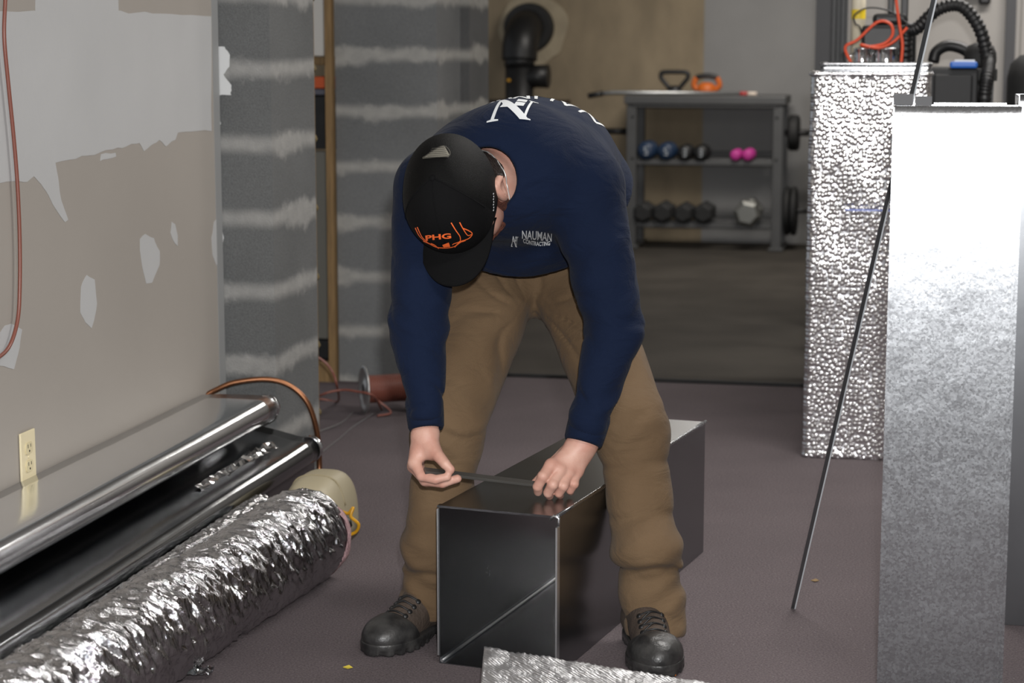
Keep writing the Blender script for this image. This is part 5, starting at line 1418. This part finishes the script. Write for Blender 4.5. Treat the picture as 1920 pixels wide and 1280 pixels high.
# ---- boots
def boot(toe, heel, seed, label):
    toe = Vector(toe); heel = Vector(heel); f = (toe-heel); f.z = 0; Lb = f.length; f.normalize(); s = Vector((f.y, -f.x, 0))
    def pt(l, a, z): return heel + f*(l*Lb) + s*a + Vector((0, 0, z))
    FR_ = [np.array(s), np.array(f), np.array((0, 0, 1.0))]
    def upper(P):
        d = cone(P, pt(.20, 0, .055), pt(.62, 0, .036), .040, .034)
        d = smin(d, cone(P, pt(.20, 0, .06), pt(.24, 0, .15), .041, .040), .03)
        d = smin(d, cone(P, pt(.34, 0, .090), pt(.66, 0, .040), .034, .031), .03)
        z = P[:, 2]; d = smax(d, .022-z, .004); d = smax(d, z-.165, .006)
        return d + .0012*wob(P, 40, seed)
    def cap_(P):
        d = ell(P, pt(.77, 0, .032), FR_, (.053, .068, .040))
        d = smin(d, ell(P, pt(.70, 0, .030), FR_, (.052, .06, .040)), .02)
        d = smax(d, .016-P[:, 2], .004)
        back = (P-A3(pt(.66, 0, 0))) @ np.array(f, dtype=np.float32)
        return smax(d, -back + .55*(P[:, 2]-.045), .006) + .0006*wob(P, 60, seed)
    def sole(P):
        z = P[:, 2]
        q = P.copy(); q[:, 2] = .012
        d = cone(q, pt(.16, 0, .012), pt(.45, .0, .012), .042, .040); d = smin(d, ell(q, pt(.72, 0, .012), FR_, (.059, .084, .06)), .03)
        d = smax(d, np.abs(z-.0145)-.0130, .003)
        side_ = (P-A3(heel)) @ np.array(f, dtype=np.float32)
        lug = .003*(np.sin(side_*260) > .2)*(z < .012)
        d = d + lug
        arch = ell(P, pt(.36, 0, 0.0), FR_, (.08, .028, .010)); return smax(d, -arch, .003)
    mb = MB(); lo, hi = bb([toe, heel], .09); lo[2] = -.004; hi[2] = .20
    b = obj('boot', sdf_mb(upper, lo, hi, .0034, 1), M_bootl, man, world=True, label=label)
    ub = bvh_of(sdf_mb(upper, lo, hi, .006, 0))
    hi[2] = .12
    obj('toe_cap', sdf_mb(cap_, lo, hi, .0030, 1), M_bootb, b, world=True, label='glossy black scuffed toe cap')
    hi[2] = .05
    obj('sole', sdf_mb(sole, lo, hi, .0030, 1), M_bootb, b, world=True, label='black rubber sole')
    # laces
    mb = MB(); 
    def onb_(l, a):
        h = ub.ray_cast(pt(l, a, .35), Vector((0, 0, -1))); return h
    rows = [.52, .575, .63, .685]
    Ls = []
    for i, l in enumerate(rows):
        hL, hR = onb_(l, -.024), onb_(l, .024)
        hM = onb_(l+.02, 0)
        if hL[0] and hR[0] and hM[0]:
            mb.tube(smoothpts([hL[0]+Vector((0, 0, .001)), hM[0]+Vector((0, 0, .003)), hR[0]+Vector((0, 0, .001))], 5), .0022, 6)
            Ls.append((hL, hR))
    for i in range(len(Ls)-1):
        a, c = Ls[i][0][0], Ls[i+1][1][0]; m_ = (a+c)/2; h = ub.ray_cast(m_+Vector((0, 0, .2)), Vector((0, 0, -1)))
        if h[0]: mb.tube(smoothpts([a, h[0]+Vector((0, 0, .004)), c], 5), .0020, 6)
    obj('laces', mb, M_black, b, world=True, label='dark laces')
    for hL, hR in Ls:
        for h in (hL, hR):
            mb = MB(); Mx_ = Matrix.Translation(h[0]+h[1]*.0005) @ h[1].to_track_quat('Z', 'Y').to_matrix().to_4x4(); mb.lathe([(0, .002), (.0045, .0018), (.006, 0), (.006, -.002)], 12, M=Mx_); obj('eyelet', mb, M_black, b, world=True)
    tg = MB(); pts = [pt(.20, 0, .168)]
    return b, pt
bL, ptL = boot((-.290, 3.925, 0), (-.138, 4.155, 0), 1.0, 'brown leather boot, turned outward, heel behind the duct')
bR, ptR = boot((.297, 3.778, 0), (.270, 4.075, 0), 2.0, 'brown leather boot pointing towards the viewer')
for bt, pt_, a, o_, nm in ((bR, ptR, .052, 1, 'orange'),):
    mb = MB(); p = pt_(.88, -.046, .0); c = at(1271, 1258, 3.80)
    mb.tube([at(1264, 1250, 3.795), at(1266, 1266, 3.795)], .0022, 8); obj('side_mark', mb, mat('orange_mark', (235, 130, 50), .5), bt, world=True, label='small orange mark')

# ---- strip held in both hands
b = MB(); e0, e1 = at(796, 882, 3.845), at(1012, 908, 3.930)
d_ = (e1-e0).normalized(); up = Vector((0, -.35, 1)); up = (up-d_*up.dot(d_)).normalized(); dp = d_.cross(up)
V = []
for p, hh in ((e0, .0034), (e1, .0026)):
    for a in (-1, 1):
        for c in (-1, 1): V.append(p + up*hh*a + dp*.0085*c)
b.add(V, [(0, 1, 3, 2), (4, 6, 7, 5), (0, 4, 5, 1), (2, 3, 7, 6), (0, 2, 6, 4), (1, 5, 7, 3)])
tag(obj('metal_strip', b, mat('dark_strip', (92, 90, 86), .4, .6), None, world=True, base=e0, bevel=.0008), 'narrow dark metal strip held between the man\'s two hands', 'metal strip')
